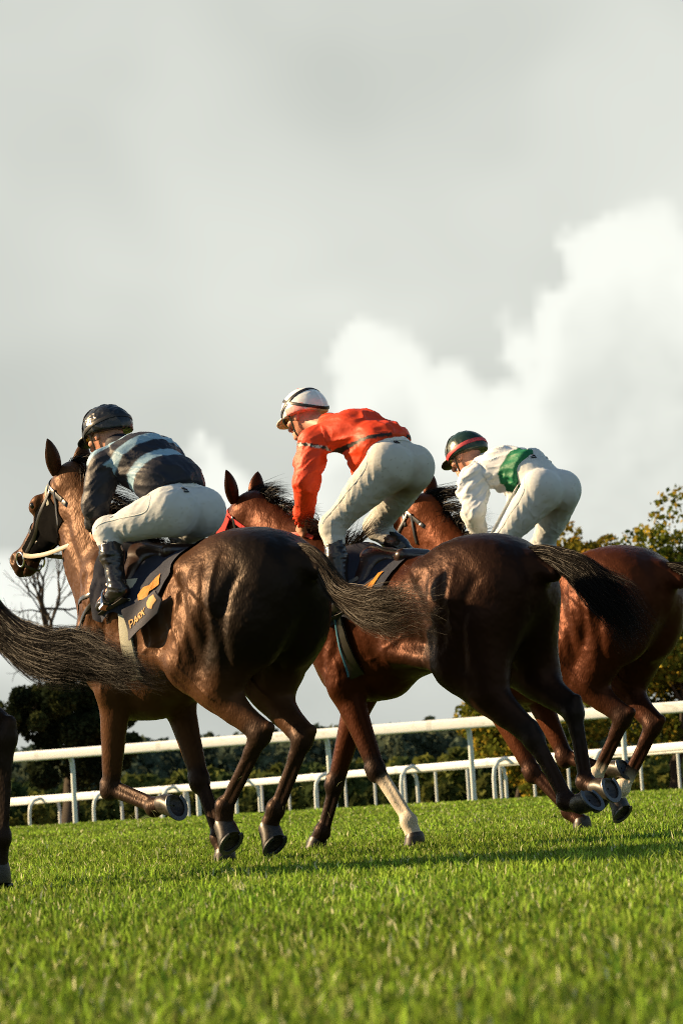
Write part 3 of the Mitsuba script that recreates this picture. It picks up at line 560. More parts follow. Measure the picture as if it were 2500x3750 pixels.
JB = dict(j=dict(pel=(.085, 0, 1.955), wa=(.17, 0, 2.075), ch=(.35, 0, 2.155), nb=(.51, 0, 2.19), hc=(.755, 0, 2.318), shL=(.50, .18, 2.125), elL=(.53, .225, 1.92), wrL=(.67, .13, 1.735), hdL=(.715, .10, 1.69),
    hipL=(.065, .10, 1.945), knL=(.365, .22, 1.665), anL=(.28, .275, 1.29), toL=(.41, .285, 1.22), hipR=(.075, -.10, 1.945), knR=(.46, -.20, 1.685), anR=(.20, -.27, 1.42), toR=(.32, -.28, 1.35)), pitch=15, hem=((.14, 0, 2.06), (-.55, 0, -.84)),
    jermat='satin', jercol=jer_B, capmat='silk', capcol=cap_B, peakcol=(.66, .62, .52), buttoncol=(.5, .1, .08), fold=.020, capfold=.002, boot=.24, brcol=(.45, .46, .445), blobs=[((.27, 0, 2.02), (.11, .12, .09))],
    bands=[((0, 0, .05), (.42, 0, .9), .020, 'strap_black', 'strap'), ((0, 0, .06), (-.5, 0, .86), .016, 'strap_black', 'strap')])
JC = dict(j=dict(pel=(.21, 0, 1.975), wa=(.31, 0, 2.085), ch=(.50, 0, 2.125), nb=(.64, 0, 2.135), hc=(.835, 0, 2.255), shL=(.62, .18, 2.07), elL=(.585, .245, 1.88), wrL=(.64, .155, 1.78), hdL=(.675, .13, 1.745),
    hipL=(.17, .10, 1.955), knL=(.41, .22, 1.665), anL=(.30, .275, 1.31), toL=(.43, .285, 1.25), hipR=(.19, -.10, 1.96), knR=(.46, -.20, 1.665), anR=(.22, -.26, 1.41), toR=(.34, -.27, 1.35)), pitch=20, brtop=.6, hem=((.33, 0, 2.07), (-.93, 0, -.36)),
    jermat='satin', jercol=jer_C, capmat='silk', capcol=cap_plain((.006, .022, .014)), peakcol=(.01, .012, .01), buttoncol=(.01, .02, .015), fold=.030, capfold=.003, boot=.34,
    bands=[((0, 0, .008), (.10, 0, 1), .022, 'strap_red', 'band'), ((.04, 0, .05), (.95, 0, .25), .010, 'strap_black', 'strap')])
def jer_B(V, n, u, arm, at, j):
    c = np.tile(A3(.60, .040, .005), (len(V), 1)) * (.93 + .14 * nfbm(V * 12, 2, 5))[:, None]; c[(np.abs(arm) < .5) & (np.abs(V[:, 2] - (2.075 - .14 * (V[:, 0] - .30))) < .011) & (np.abs(V[:, 1]) > .06)] = A3(.012, .010, .010)
    m = (np.abs(arm) > .5) & (at > .08) & (at < .20); c[m] = np.where((nz(V[m] * 90, 3) > .5)[:, None], A3(.45, .42, .40), A3(.015, .013, .013)); return c
JB['jercol'] = jer_B
def dirt(amt):
    def f(V, col, j):
        d = np.linalg.norm((V - j['pel'] - A3(-.02, 0, -.085)) * A3(1, .8, 1), axis=1); k = amt * sstep(.16, .04, d + .10 * (nfbm(V * 14, 3, 9) - .5)); sp = (nfbm(V * 75, 2, 33) > .74) & (V[:, 2] < j['pel'][2] + .02); k = np.maximum(k, sp * .45 * amt)[:, None]; return col * (1 - k) + A3(.16, .12, .075) * k
    return f
JA['brfun'] = dirt(.35); JB['brfun'] = dirt(.75); JC['brfun'] = dirt(.5)
def seams(J, H):
    P = J['parts']; V, Fc = P['br']; n = vnorm(V, Fc); t = cKDTree(V); j = P['j']
    for s, c in SIDES:
        q = spline([j['pel'] + A3(.02, s * .16, .05), j['hip' + c] + A3(.03, s * .13, .0), lerp(j['hip' + c], j['kn' + c], .55) + A3(0, s * .10, .02), j['kn' + c] + A3(0, s * .08, .01)], 40); _, i = t.query(q, k=5); q = V[i].mean(1) + n[i[:, 0]] * .0012
        for _ in range(3): q[1:-1] = (q[:-2] + 2 * q[1:-1] + q[2:]) / 4
        part(P['k'] + '__breeches', 'seam', H['frame'].m(tube(q, .0026, 6)), 'band_white')

#@@RIDERS
build_rider(JA, 'rider in a navy jersey with light blue hoops and a black helmet', HA['frame'], 'A')
build_rider(JB, 'rider in an orange jersey and white helmet with black straps', HB['frame'], 'B')
build_rider(JC, 'rider in a white and green jersey and dark green helmet', HC['frame'], 'C')
#@@DETAILS
from scipy.spatial import cKDTree
def waist(J, H, w=.045):
    P = J['parts']; hp, hn = J['hem']; o = A3(*hp) + unit(hn) * .012; part(P['k'] + '__breeches', 'waistband', H['frame'].m(hug(P['br'], o, hn, w, .003, .001)), 'band_white')
def logo(J, H, at, kind):
    P = J['parts']; V, Fc = P['br']; t = cKDTree(V); n = vnorm(V, Fc); _, i = t.query(A3(*at), k=40); c, nn = V[i].mean(0), unit(n[i].mean(0)); r = unit(np.cross([0, 0, 1], nn)); u = np.cross(nn, r); ms = []
    def bx(x, y, w, h, a=0.0):
        ca, sa = math.cos(a), math.sin(a); q = c + r * x + u * y; _, k = t.query(q); q = q + nn * ((V[k] - q) @ nn + .0045); ms.append(boxm(q, (w, h, .003), np.stack([r * ca + u * sa, u * ca - r * sa, nn])))
    if kind == 'rider': bx(0, -.018, .032, .005); bx(-.002, .006, .016, .008, .5); bx(.004, .0, .020, .006, -.2); bx(-.008, .012, .008, .007); bx(.010, -.006, .004, .012, .4); bx(-.006, -.006, .004, .012, -.5)
    else: bx(0, -.008, .040, .004); bx(0, .008, .034, .003, .06); bx(-.016, 0, .004, .014); bx(.0, .001, .022, .004, .35); bx(.014, .0, .004, .012, .2)
    part(P['k'] + '__breeches', 'emblem', H['frame'].m(join(*ms)), 'strap_black', smooth=False)
mat('band_white', (.60, .62, .62), .7, .2)
waist(JA, HA); waist(JB, HB); waist(JC, HC)
seams(JA, HA); seams(JB, HB); seams(JC, HC)
logo(JA, HA, (-.085, .08, 1.80), 'rider'); logo(JB, HB, (.02, .05, 2.09), 'box'); logo(JC, HC, (.275, .05, 2.15), 'rider')
#@@END_FIG

# ---------------------------------------------------------------- tack
from scipy.spatial import cKDTree
def clip_mesh(V, Fc, s):
    """the part of the mesh where the vertex value s is positive, cut cleanly"""
    pos = s > 0; k = pos[Fc].sum(1); out = [Fc[k == 3]]; Vn, sn = [V], len(V)
    for want in (1, 2):
        T_ = Fc[k == want]
        if len(T_) == 0: continue
        odd = np.argmax(pos[T_] == (want == 1), 1); T_ = np.stack([T_[np.arange(len(T_)), (odd + i) % 3] for i in range(3)], 1)
        a, b, c = T_.T; t1 = (s[a] / (s[a] - s[b]))[:, None]; t2 = (s[a] / (s[a] - s[c]))[:, None]
        Vn += [V[a] + t1 * (V[b] - V[a]), V[a] + t2 * (V[c] - V[a])]; i1 = sn + np.arange(len(T_)); i2 = i1 + len(T_); sn += 2 * len(T_)
        out += [np.stack([a, i1, i2], 1)] if want == 1 else [np.stack([i1, b, c], 1), np.stack([i1, c, i2], 1)]
    V, Fc = np.vstack(Vn), np.vstack(out); u, inv = np.unique(Fc, return_inverse=True); return V[u], inv.reshape(-1, 3)
class Side:
    """the outer surface of a horse (or cloth) seen from one side, as y over (x, z)"""
    def __init__(s, V, n, side): m = (V[:, 1] * side > .02) & (n[:, 1] * side > .05); s.V, s.n, s.t = V[m], n[m], cKDTree(V[m][:, [0, 2]])
    def __call__(s, P, lift=0.0):
        P = np.asarray(P, float); d, i = s.t.query(P, k=6); y = s.V[i]; w = 1 / (d + .004); j = np.argmax(np.abs(y[..., 1]), 1)
        ok = np.abs(np.abs(y[..., 1]) - np.abs(y[np.arange(len(P)), j, 1])[:, None]) < .03; w = w * ok; w /= w.sum(1, keepdims=True)
        nn = (s.n[i] * w[..., None]).sum(1); nn /= np.linalg.norm(nn, axis=1, keepdims=True) + 1e-9
        return np.stack([P[:, 0], (y[..., 1] * w).sum(1), P[:, 1]], 1) + nn * lift, nn
def decal(poly, sd, lift):
    v, f = trimesh.creation.triangulate_polygon(Polygon(poly) if not isinstance(poly, Polygon) else poly, engine='earcut')
    for _ in range(6):
        m = trimesh.Trimesh(np.c_[v, np.zeros(len(v))], f, process=False)
        if m.edges_unique_length.max() < .02: break
        v, f = trimesh.remesh.subdivide(m.vertices, m.faces); v = v[:, :2]
    return sd(v, lift)[0], f
def band(sd, pts, width, thick, lift=.004, n=24):
    P, N = sd(spline(np.asarray(pts, float), n), lift); 
    for _ in range(3): P[1:-1] = (P[:-2] + 2 * P[1:-1] + P[2:]) / 4
    return strap(P, N, width, thick)
def ring(c, ax, r, t):
    ax = unit(ax); a = unit(np.cross(ax, A3(.3, .5, .9))); b = np.cross(ax, a); g = np.linspace(0, 2 * np.pi, 25)
    return tube(c + r * (np.cos(g)[:, None] * a + np.sin(g)[:, None] * b), t, 8, caps=False)
mat('blanket', proc(lambda p, n, uv: mix((.010, .014, .028), (.018, .023, .042), noise(p.x * 240, p.y * 240, p.z * 240))), .85, .2, sheen=.4)
mat('pad_blue', (.035, .060, .13), .6, .3); mat('number_orange', (.42, .165, .010), .7, .3); mat('print_tan', (.40, .25, .10), .7, .3); mat('fleece', (.36, .36, .30), .95, .1); mat('fleece_red', (.62, .065, .06), .9, .1); mat('rein_tan', (.20, .165, .11), .5, .4); mat('rein_red', (.45, .03, .012), .5, .4); mat('chrome', (.8, .8, .8), .15, metallic=1.0); mat('saddle_brown', (.022, .010, .007), .3, .6); mat('edge_blue', (.02, .12, .19), .5, .4); mat('panel_grey', proc(lambda p, n, uv: mix((.045, .047, .062), (.06, .062, .08), noise(p.x * 260, p.y * 260, p.z * 260))), .85, .2)
def tack(H, R, cloth, look):
    k, W, V, Fc0 = H['key'], H['frame'], H['V'], H['F']; n = H['n']; tx, tz = H['t']; Q, M = H['Q'], H['M']; SL, SR = Side(V, n, 1), Side(V, n, -1); j = R['parts']['j']
    # saddle cloth: the back's own surface, lifted and rumpled, cut to shape
    xr, xf, zl = cloth; m = (V[:, 0] > -.5) & (V[:, 0] < .75) & (V[:, 2] > .95); fm = m[Fc0].all(1); v, f = V[Fc0[fm].ravel()].reshape(-1, 3), None
    u, inv = np.unique(Fc0[fm], return_inverse=True); v, nn, f = V[u], n[u], inv.reshape(-1, 3); v0 = v
    for _ in range(2): pass
    v = v + nn * (.012 + .012 * (1 - np.abs(2 * nfbm(v * A3(9, 5, 4) + A3(0, 0, 3), 2, 8) - 1)) * sstep(1.46, 1.2, v[:, 2]))[:, None]
    for fn in (lambda P: P[:, 0] - (xr[0] + (1.49 - P[:, 2]) * xr[1]), lambda P: xf - P[:, 0], lambda P: P[:, 2] - (zl + .02 * np.sin(P[:, 0] * 30)), lambda P: .62 - np.abs(P[:, 1])): v, f = clip_mesh(v, f, fn(v))
    cn = vnorm(v, f); part(k, 'saddle_cloth', (W(v), f), 'blanket'); ck = k + '__saddle_cloth'; CL = Side(v, cn, 1)
    # small racing saddle
    g = Field((-.25 + tx, -.32, 1.2 + tz), (.65 + tx, .32, 1.75 + tz), .009); zt = 1.47 + tz
    g.cone((.36 + tx, 0, zt + .05), (.10 + tx, 0, zt + .005), .045, .055, .04, flat=(LATS, 1.7)); g.cone((.37 + tx, 0, zt + .09), (.36 + tx, 0, zt + .02), .035, .06, .04); g.cone((.06 + tx, -.09, zt + .025), (.06 + tx, .09, zt + .025), .035, .035, .04)
    for s in (1, -1): g.cone((.30 + tx, s * .10, zt + .02), (.28 + tx, s * .245, zt - .17), .07, .055, .05, flat=(A3(0, .8 * s, .6), .45))
    sv, sf = g.mesh(); part(k, 'saddle', (W(sv), sf), 'saddle_brown')
    gx = look.get('girth', .20); gp = [(gx + .02, 1.36 + tz), (gx, 1.2 + tz), (gx - .01, 1.02 + tz), (gx - .01, .90 + tz)]
    part(k, 'girth', W.m(band(SL, gp, .075, .012, .010)), look['girthmat']); part(k, 'girth', W.m(band(SR, gp, .075, .012, .010)), look['girthmat'])
    if look.get('edge'): part(k, 'girth_edge', W.m(band(SL, [(p[0] + .033, p[1]) for p in gp], .010, .004, .024)), 'edge_blue')
    # breastplate straps
    for pts in look.get('breast', []): part(k, 'breast_strap', W.m(band(SL, pts, .020, .005)), look.get('bmat', 'leather'))
    # bridle, on the head's own surface
    hm = (np.linalg.norm(np.cross(V - Q(0, 0), M[0]), axis=1) < .27) & ((V - Q(0, 0)) @ M[0] > -.02); fm = hm[Fc0].all(1); u, inv = np.unique(Fc0[fm], return_inverse=True); head = (V[u], inv.reshape(-1, 3)); bm = look['bridle']
    part(k, 'noseband', W.m(hug(head, Q(.62, -.09), M[0] + M[2] * .1, .022, .004, .002)), look.get('nose', bm)); part(k, 'crownpiece', W.m(hug(head, Q(.12, -.09), M[0] * 1.0 - M[2] * .25, .022, .004, .003)), look.get('cheek', bm)); part(k, 'browband', W.m(hug(head, Q(.20, -.04), M[0] * .9 + M[2] * .35, .020, .004, .003, keep=lambda P: (P - Q(.2, -.06)) @ M[2] > -.05)), look.get('brow', bm))
    L = np.linalg.norm(A3(*H['muzzle']) - A3(*H['poll'])); hv, hn = head[0], vnorm(*head)
    def on_head(tds, s, w, mt, name, lift=.004):
        loc = np.stack([(hv - Q(0, 0)) @ M[0] / L, (hv - Q(0, 0)) @ M[2]], 1); mm = hv[:, 1] * s > .012; t_ = cKDTree(loc[mm] * A3(L, 1)[:2] if False else loc[mm] * np.array([L, 1.0])); p = spline(tds, 18) * np.array([L, 1.0]); _, ix = t_.query(p, k=4); P = hv[mm][ix].mean(1); N = hn[mm][ix].mean(1)
        for _ in range(3): P[1:-1] = (P[:-2] + 2 * P[1:-1] + P[2:]) / 4
        part(k, name, W.m(strap(P + N * lift, N, w, .005)), mt)
    for s in (1, -1):
        on_head([(.14, -.06), (.34, -.085), (.55, -.10), (.83, -.105)], s, look.get('cw', .020), look.get('cheek', bm), 'cheek_strap', look.get('cl', .004)); on_head([(.10, -.08), (.18, -.16), (.26, -.24)], s, .014, bm, 'throat_lash')
        bc = Q(.85, -.108, s * .066); part(k, 'bit_ring', W.m(ring(bc, A3(0, 1, 0) + M[0] * .2, .036, .005)), 'chrome'); hd = j['hdL' if s > 0 else 'hdR']
        md = lerp(bc, hd, .5) + A3(0, s * .03, -look.get('sag', .02)); md2 = lerp(bc, hd, .15) + A3(0, s * .02, 0); P = spline([bc - M[0] * .035, md2, md, hd + A3(.03, 0, -.02), hd + A3(-.06, -s * .02, -.05)], 30)
        part(k, 'rein', W.m(strap(P, np.tile(A3(0, s, .15), (30, 1)), .022, .005)), look['rein'])
    bl = strap(spline([Q(.86, -.14, .05), Q(.84, -.19, .0), Q(.86, -.14, -.05)], 14), np.array([M[2] * -1 + A3(0, y, 0) for y in np.linspace(1, -1, 14)]), .014, .004); part(k, 'chin_strap', W.m(bl), bm)
    # stirrups
    for s, c in SIDES:
        an, to = j['an' + c], j['to' + c]; kn = j['kn' + c]; sh, ft = unit(an - kn), unit(to - an); so = lerp(an, to, .55) + sh * .066; tp = so - sh * .115
        top = A3(.27 + tx, s * .20, 1.40 + tz); part(k, 'stirrup_leather', W.m(strap(spline([top, lerp(top, tp, .5) + A3(0, s * .02, 0), tp], 10), np.tile(A3(0, s, 0), (10, 1)), .020, .004)), 'leather')
        sd = unit(np.cross(sh, ft)); g_ = np.linspace(0, np.pi, 14); arc = [so + sd * .052 * math.cos(a) - sh * (.0 + .10 * math.sin(a)) for a in g_]; part(k, 'stirrup', W.m(join(tube(arc, .006, 8), boxm(so, (.035, .12, .012), np.stack([ft, sd, sh])))), 'chrome', smooth=30)
    if look.get('cover'):       # the dark cover on the cheeks
        t_, d_ = (head[0] - Q(0, 0)) @ M[0] / L, (head[0] - Q(0, 0)) @ M[2]; cv, cf = head[0] + hn * .006, head[1]
        for fn in (lambda P: (P - Q(0, 0)) @ M[0] / L - .19, lambda P: .79 - (P - Q(0, 0)) @ M[0] / L, lambda P: -.052 - .02 * (P - Q(0, 0)) @ M[0] / L - (P - Q(0, 0)) @ M[2], lambda P: np.abs(P[:, 1]) - .012, lambda P: (P - Q(0, 0)) @ M[2] + .30): cv, cf = clip_mesh(cv, cf, fn(cv))
        part(k, 'cheek_cover', (W(cv), cf), 'blanket_black', label='black cover over the cheeks')
    return ck, CL, v, f
mat('blanket_black', (.003, .003, .0035), .9, .04)
#@@TACK
ckA, CLA, _, _ = tack(HA, JA, ((-.19, .71), .42, 1.20), dict(girthmat='fleece', girth=.195, bridle='leather', rein='rein_tan', nose='leather', brow='fleece', sag=.02, cover=True,
    breast=[[(.27, 1.40), (.50, 1.31), (.66, 1.27), (.72, 1.20)], [(.30, 1.36), (.48, 1.24), (.60, 1.14), (.66, 1.02)]]))
ckB, CLB, _, _ = tack(HB, JB, ((-.03, .25), .46, 1.17), dict(girthmat='leather', girth=.30, edge=True, bridle='leather', rein='rein_red', cheek='fleece_red', cw=.055, cl=.014, brow='fleece_red', sag=.05, breast=[[(.30, 1.36), (.48, 1.24), (.60, 1.14), (.66, 1.02)]]))
ckC, CLC, _, _ = tack(HC, JC, ((.02, .3), .60, 1.22), dict(girthmat='leather', girth=.42, bridle='leather', rein='leather', sag=.03))
WA, WB = HA['frame'], HB['frame']
part(ckA, 'number', WA.m(decal([(-.020, 1.375), (-.034, 1.325), (.02, 1.295), (.03, 1.262), (.09, 1.258), (.105, 1.285), (.075, 1.318), (.035, 1.325), (.01, 1.355)], CLA, .006)), 'number_orange', smooth=False)
part(ckB, 'number', WB.m(decal([(.060, 1.400), (.098, 1.395), (.165, 1.245), (.120, 1.228), (.10, 1.25)], CLB, .006)), 'number_orange', smooth=False); part(ckB, 'number', WB.m(decal([(.098, 1.372), (.115, 1.352), (.215, 1.275), (.20, 1.295)], CLB, .006)), 'number_orange', smooth=False)
# the loose printed panel flapping under the cloth
def panel():
    px = np.array([(.150, 1.215), (-.075, 1.285), (-.115, 1.245), (-.085, 1.190), (-.01, 1.140), (.118, 1.080)]); pl = Polygon(px).buffer(.012).buffer(-.004)
    sd = lambda P, lift: (np.stack([P[:, 0], .315 + .035 * np.sin(P[:, 0] * 26 + P[:, 1] * 18) * .4 - .10 * (P[:, 1] - 1.2) + lift, P[:, 1]], 1), None)
    v, f = decal(pl, sd, 0); v2 = v - A3(0, .007, 0); part(ckA, 'panel', WA.m(join((v, f), (v2, f[:, ::-1]))), 'panel_grey', smooth=False); pk = ckA + '__panel'
    tm = text_mesh('PARK', .040, .002, True); t = tm.vertices.copy(); c, s_ = math.cos(.40), math.sin(.40); o = (.118, 1.128)
    X = o[0] - (t[:, 0] * c) * 1.05 - 0 * t[:, 1]; Z = o[1] + t[:, 0] * s_ + t[:, 1] * c * .95; X = X + t[:, 1] * .28; L_ = sd(np.stack([X, Z], 1), 0)[0] + A3(0, .0025, 0) + np.outer(t[:, 2], A3(0, 1, 0))
    part(pk, 'lettering', WA.m((L_, tm.faces[:, ::-1])), 'print_tan', smooth=False)
    part(pk, 'print', WA.m(decal([(-.015, 1.238), (-.035, 1.262), (-.078, 1.272), (-.100, 1.245), (-.075, 1.222), (-.068, 1.205), (-.04, 1.212)], lambda P, lift: sd(P, .003), 0)), 'print_tan', smooth=False)
panel()
# ---------------------------------------------------------------- hair
rng = np.random.default_rng(5)
def ribbons(P, w, rg):
    """P (n, m, 3): n strands of m points -> flat tapering ribbons; w: width at the root (n,)"""
    n, m, _ = P.shape; t = np.gradient(P, axis=1); t /= np.linalg.norm(t, axis=2, keepdims=True) + 1e-12
    r = rg.normal(size=(n, 1, 3)); b = np.cross(t, r); b /= np.linalg.norm(b, axis=2, keepdims=True) + 1e-12
    tp = (np.clip(1.1 - np.linspace(0, 1, m) ** 1.6, .12, 1))[None, :, None]; b = b * (np.asarray(w)[:, None, None] * tp / 2)
    V = np.stack([P - b, P + b], 2).reshape(-1, 3); i, k = np.meshgrid(np.arange(n), np.arange(m - 1), indexing='ij'); o = (i * m + k) * 2
    q = np.stack([o, o + 1, o + 3, o + 2], -1).reshape(-1, 4); return V, np.vstack([q[:, [0, 1, 2]], q[:, [0, 2, 3]]])
def tail_mesh(G, R, n, m=13, seed=1, wav=.022, flat=.6, w=.0019, lmin=.28, frizz=.012):
    rg = np.random.default_rng(seed); C = spline(G, 60); R = np.interp(np.linspace(0, 1, 60), np.linspace(0, 1, len(R)), R)
    L = lmin + (1 - lmin) * rg.random(n) ** .65; lockl = rg.integers(0, 26, n); L = L * (.62 + .38 * rg.random(26))[lockl]; t = np.linspace(0, 1, m)[None] * L[:, None]; idx = t * 59; i0 = np.clip(idx.astype(int), 0, 58); fr = (idx - i0)[..., None]
    P = C[i0] * (1 - fr) + C[i0 + 1] * fr; r = R[i0] * (1 - fr[..., 0]) + R[i0 + 1] * fr[..., 0]
    a = rg.random(n) * 2 * np.pi; q = np.sqrt(rg.random(n)); lock = lockl; la, lq = rg.random(26) * 2 * np.pi, np.sqrt(rg.random(26)); wl = .52
    oy = (1 - wl) * q * np.cos(a) + wl * (lq * np.cos(la))[lock]; oz = (1 - wl) * q * np.sin(a) + wl * (lq * np.sin(la))[lock]
    y0, z0 = q * np.cos(a), q * np.sin(a); bl = sstep(.0, .35, t)
    oy = y0[:, None] * (1 - bl) + oy[:, None] * bl; oz = z0[:, None] * (1 - bl) + oz[:, None] * bl
    ph = rg.random((26, 2)) * 6.28; fq = 2 + 2 * rg.random(26)
    wz = wav * t * np.sin(fq[lock][:, None] * 6.28 * t + ph[lock][:, :1]) + frizz * (t + 2 * t ** 3) * np.sin(9 * t + (rg.random(n) * 6.28)[:, None]); wy = wav * t * np.sin(fq[lock][:, None] * 5 * t + ph[lock][:, 1:]) + frizz * t * np.cos(8 * t + (rg.random(n) * 6.28)[:, None])
    d = np.gradient(C, axis=0); d /= np.linalg.norm(d, axis=1, keepdims=True); D = d[i0]; U = np.stack([-D[..., 2], 0 * D[..., 0], D[..., 0]], -1); U = np.where(U[..., 2:] < 0, -U, U)
    P = P + U * (oz * r + wz)[..., None] + A3(0, 1, 0) * (oy * r * flat + wy)[..., None]
    return ribbons(P, w * (.6 + .8 * rg.random(n)), rg)
mat('hair_dark', (.0055, .0045, .004), .45, .08); mat('hair_tail_lit', (.026, .019, .013), .45, .14); mat('hair_brown', (.05, .03, .018), .45, .3)  # the tail gets a copy of the dark hair, lightened to look sunlit
#@@TAILS
def tail(H, G, R, n=9500, seed=1, m_='hair_dark', **k): part(H['key'], 'tail', H['frame'].m(tail_mesh(G, R, n, seed=seed, **k)), m_, smooth=False)
tail(HA, [(-.71, 0, 1.405), (-.85, 0, 1.345), (-.96, 0, 1.215), (-1.14, 0, 1.115), (-1.38, 0, 1.075), (-1.64, 0, 1.06)], [.045, .055, .075, .115, .155, .18], seed=3, m_='hair_tail_lit', lmin=.2)
tail(HB, [(-.74, 0, 1.395), (-.93, 0, 1.37), (-1.14, .02, 1.25), (-1.33, .02, 1.08), (-1.48, .02, .86)], [.045, .065, .11, .15, .15], seed=4)
tail(HD_, [(-.72, 0, 1.40), (-.80, 0, 1.34), (-.87, 0, 1.20), (-.94, 0, 1.08), (-1.07, 0, .97), (-1.25, 0, .89), (-1.48, 0, .86), (-1.74, 0, .80), (-2.0, 0, .75)], [.04, .055, .075, .09, .11, .115, .11, .095, .06], n=14000, seed=9, w=.0021, lmin=.5)
tail(HC, [(-.54, 0, 1.42), (-.72, 0, 1.40), (-.96, 0, 1.27), (-1.2, 0, 1.14), (-1.45, 0, 1.0)], [.035, .055, .10, .14, .14], seed=6, n=1500)
#@@
#@@MANES
def mane(H, n, seed, length=.14, back=.10, stand=.0, t0=.0, t1=1.0, bsdf='hair_dark', side=1, w=.0035, clump=12):
    """hair rooted along the crest from the poll (0) to the withers (1)"""
    V, nn = H['V'], H['n']; nk = np.array(H['neck'][0]); po = A3(*H['poll'])
    c = spline([po + A3(-.03, 0, .0), nk[-1] + A3(-.10, 0, .02), nk[-2] + A3(-.14, 0, .05), nk[1] + A3(-.17, 0, .09), nk[0] + A3(-.14, 0, .22)], 60)
    m = np.abs(V[:, 1]) < .02; P = []
    tops = V[m & (nn[:, 2] - .5 * nn[:, 0] > .25)]; _, ix = __import__('scipy.spatial', fromlist=['cKDTree']).cKDTree(tops).query(c); c = tops[ix]
    for _ in range(6): c[1:-1] = (c[:-2] + 2 * c[1:-1] + c[2:]) / 4
    rg = np.random.default_rng(seed); t = t0 + (t1 - t0) * rg.random(n); i = np.clip((t * 59).astype(int), 0, 58); fr = (t * 59 - i)[:, None]; R = c[i] * (1 - fr) + c[i + 1] * fr
    tg = unit(c[-1] - c[0]); up = unit(A3(-tg[2], 0, tg[0]) * (1 if -tg[2] * 0 + tg[0] > 0 else -1)); up = up if up[2] > 0 or up[0] < 0 else -up
    cl = (t * clump).astype(int); cr = np.random.default_rng(seed + 1).normal(size=(clump + 1, 3)); m_ = 9; s = np.linspace(0, 1, m_)[None, :, None]
    L = (length * (.55 + .6 * rg.random(n)))[:, None, None]
    d0 = A3(0, 0, 1.0) * (.5 + stand) + A3(-.5, 0, 0) + rg.normal(size=(n, 3)) * .16 + cr[cl] * .25; d0 /= np.linalg.norm(d0, axis=1, keepdims=True)
    g = A3(-back / length, side * (1 - stand) * .9, -1.1 * (1 - stand)) + rg.normal(size=(n, 3)) * .25 + cr[cl] * .3
    R = R + np.stack([0 * t, (rg.random(n) - .5) * .03, 0 * t - .006], 1)
    Pp = R[:, None] + d0[:, None] * s * L + g[:, None] * s ** 2 * L * .8
    part(H['key'], 'mane', H['frame'].m(ribbons(Pp, w * (.6 + .8 * rg.random(n)), rg)), bsdf, smooth=False)
mane(HA, 1300, 11, .13, .06, side=-1)
mane(HB, 900, 12, .12, .08, .15, 0, .45, side=-1); mane(HB, 700, 13, .14, .05, .55, .42, .95, 'hair_brown', clump=7)
mane(HC, 1500, 14, .16, .10, .1, side=-1)
#@@
# ---------------------------------------------------------------- setting: ground, grass, rails, trees
def gz(x, y):
    q = (x - 1.96) * .57 + (y - 41.2) * .82
    return -.62 * sstep(.3, 11, q) + .012 * np.sin(x * .7 + y * .3) * sstep(8, 20, y) * 0 + 1.0 * sstep(120, 330, q)
gx = np.r_[np.linspace(-260, -20, 25), np.linspace(-16, 16, 41), np.linspace(20, 260, 25)]; gy = np.r_[np.linspace(-30, 30, 31), np.linspace(32, 70, 77), np.linspace(75, 620, 70)]
GX, GY = np.meshgrid(gx, gy, indexing='ij'); V = np.stack([GX, GY, gz(GX, GY)], -1).reshape(-1, 3); m = len(gy); i, j = np.meshgrid(np.arange(len(gx) - 1), np.arange(m - 1), indexing='ij'); o = i * m + j
q = np.stack([o, o + m, o + m + 1, o + 1], -1).reshape(-1, 4)
def lawn_col(p, n, uv):
    a = fbm(p.x * 2.2, p.y * 2.2, 0.0); b = noise(p.x * 60, p.y * 60); qd = (p.x - 1.96) * .57 + (p.y - 41.2) * .82
    g = mix((.030, .055, .008), (.060, .095, .014), a * .6 + b * .4); dirt = smoothstep(13, 15, qd) * (1 - smoothstep(30, 34, qd))
    return mix(g, mix((.15, .085, .05), (.22, .13, .08), a), dirt)
mat('lawn', proc(lawn_col), .9, .2)
single('turf_ground', (V, np.vstack([q[:, [0, 1, 2]], q[:, [0, 2, 3]]])), 'lawn', 'green racecourse turf falling away to a brown dirt strip beyond the rails', kind='structure', smooth=True)
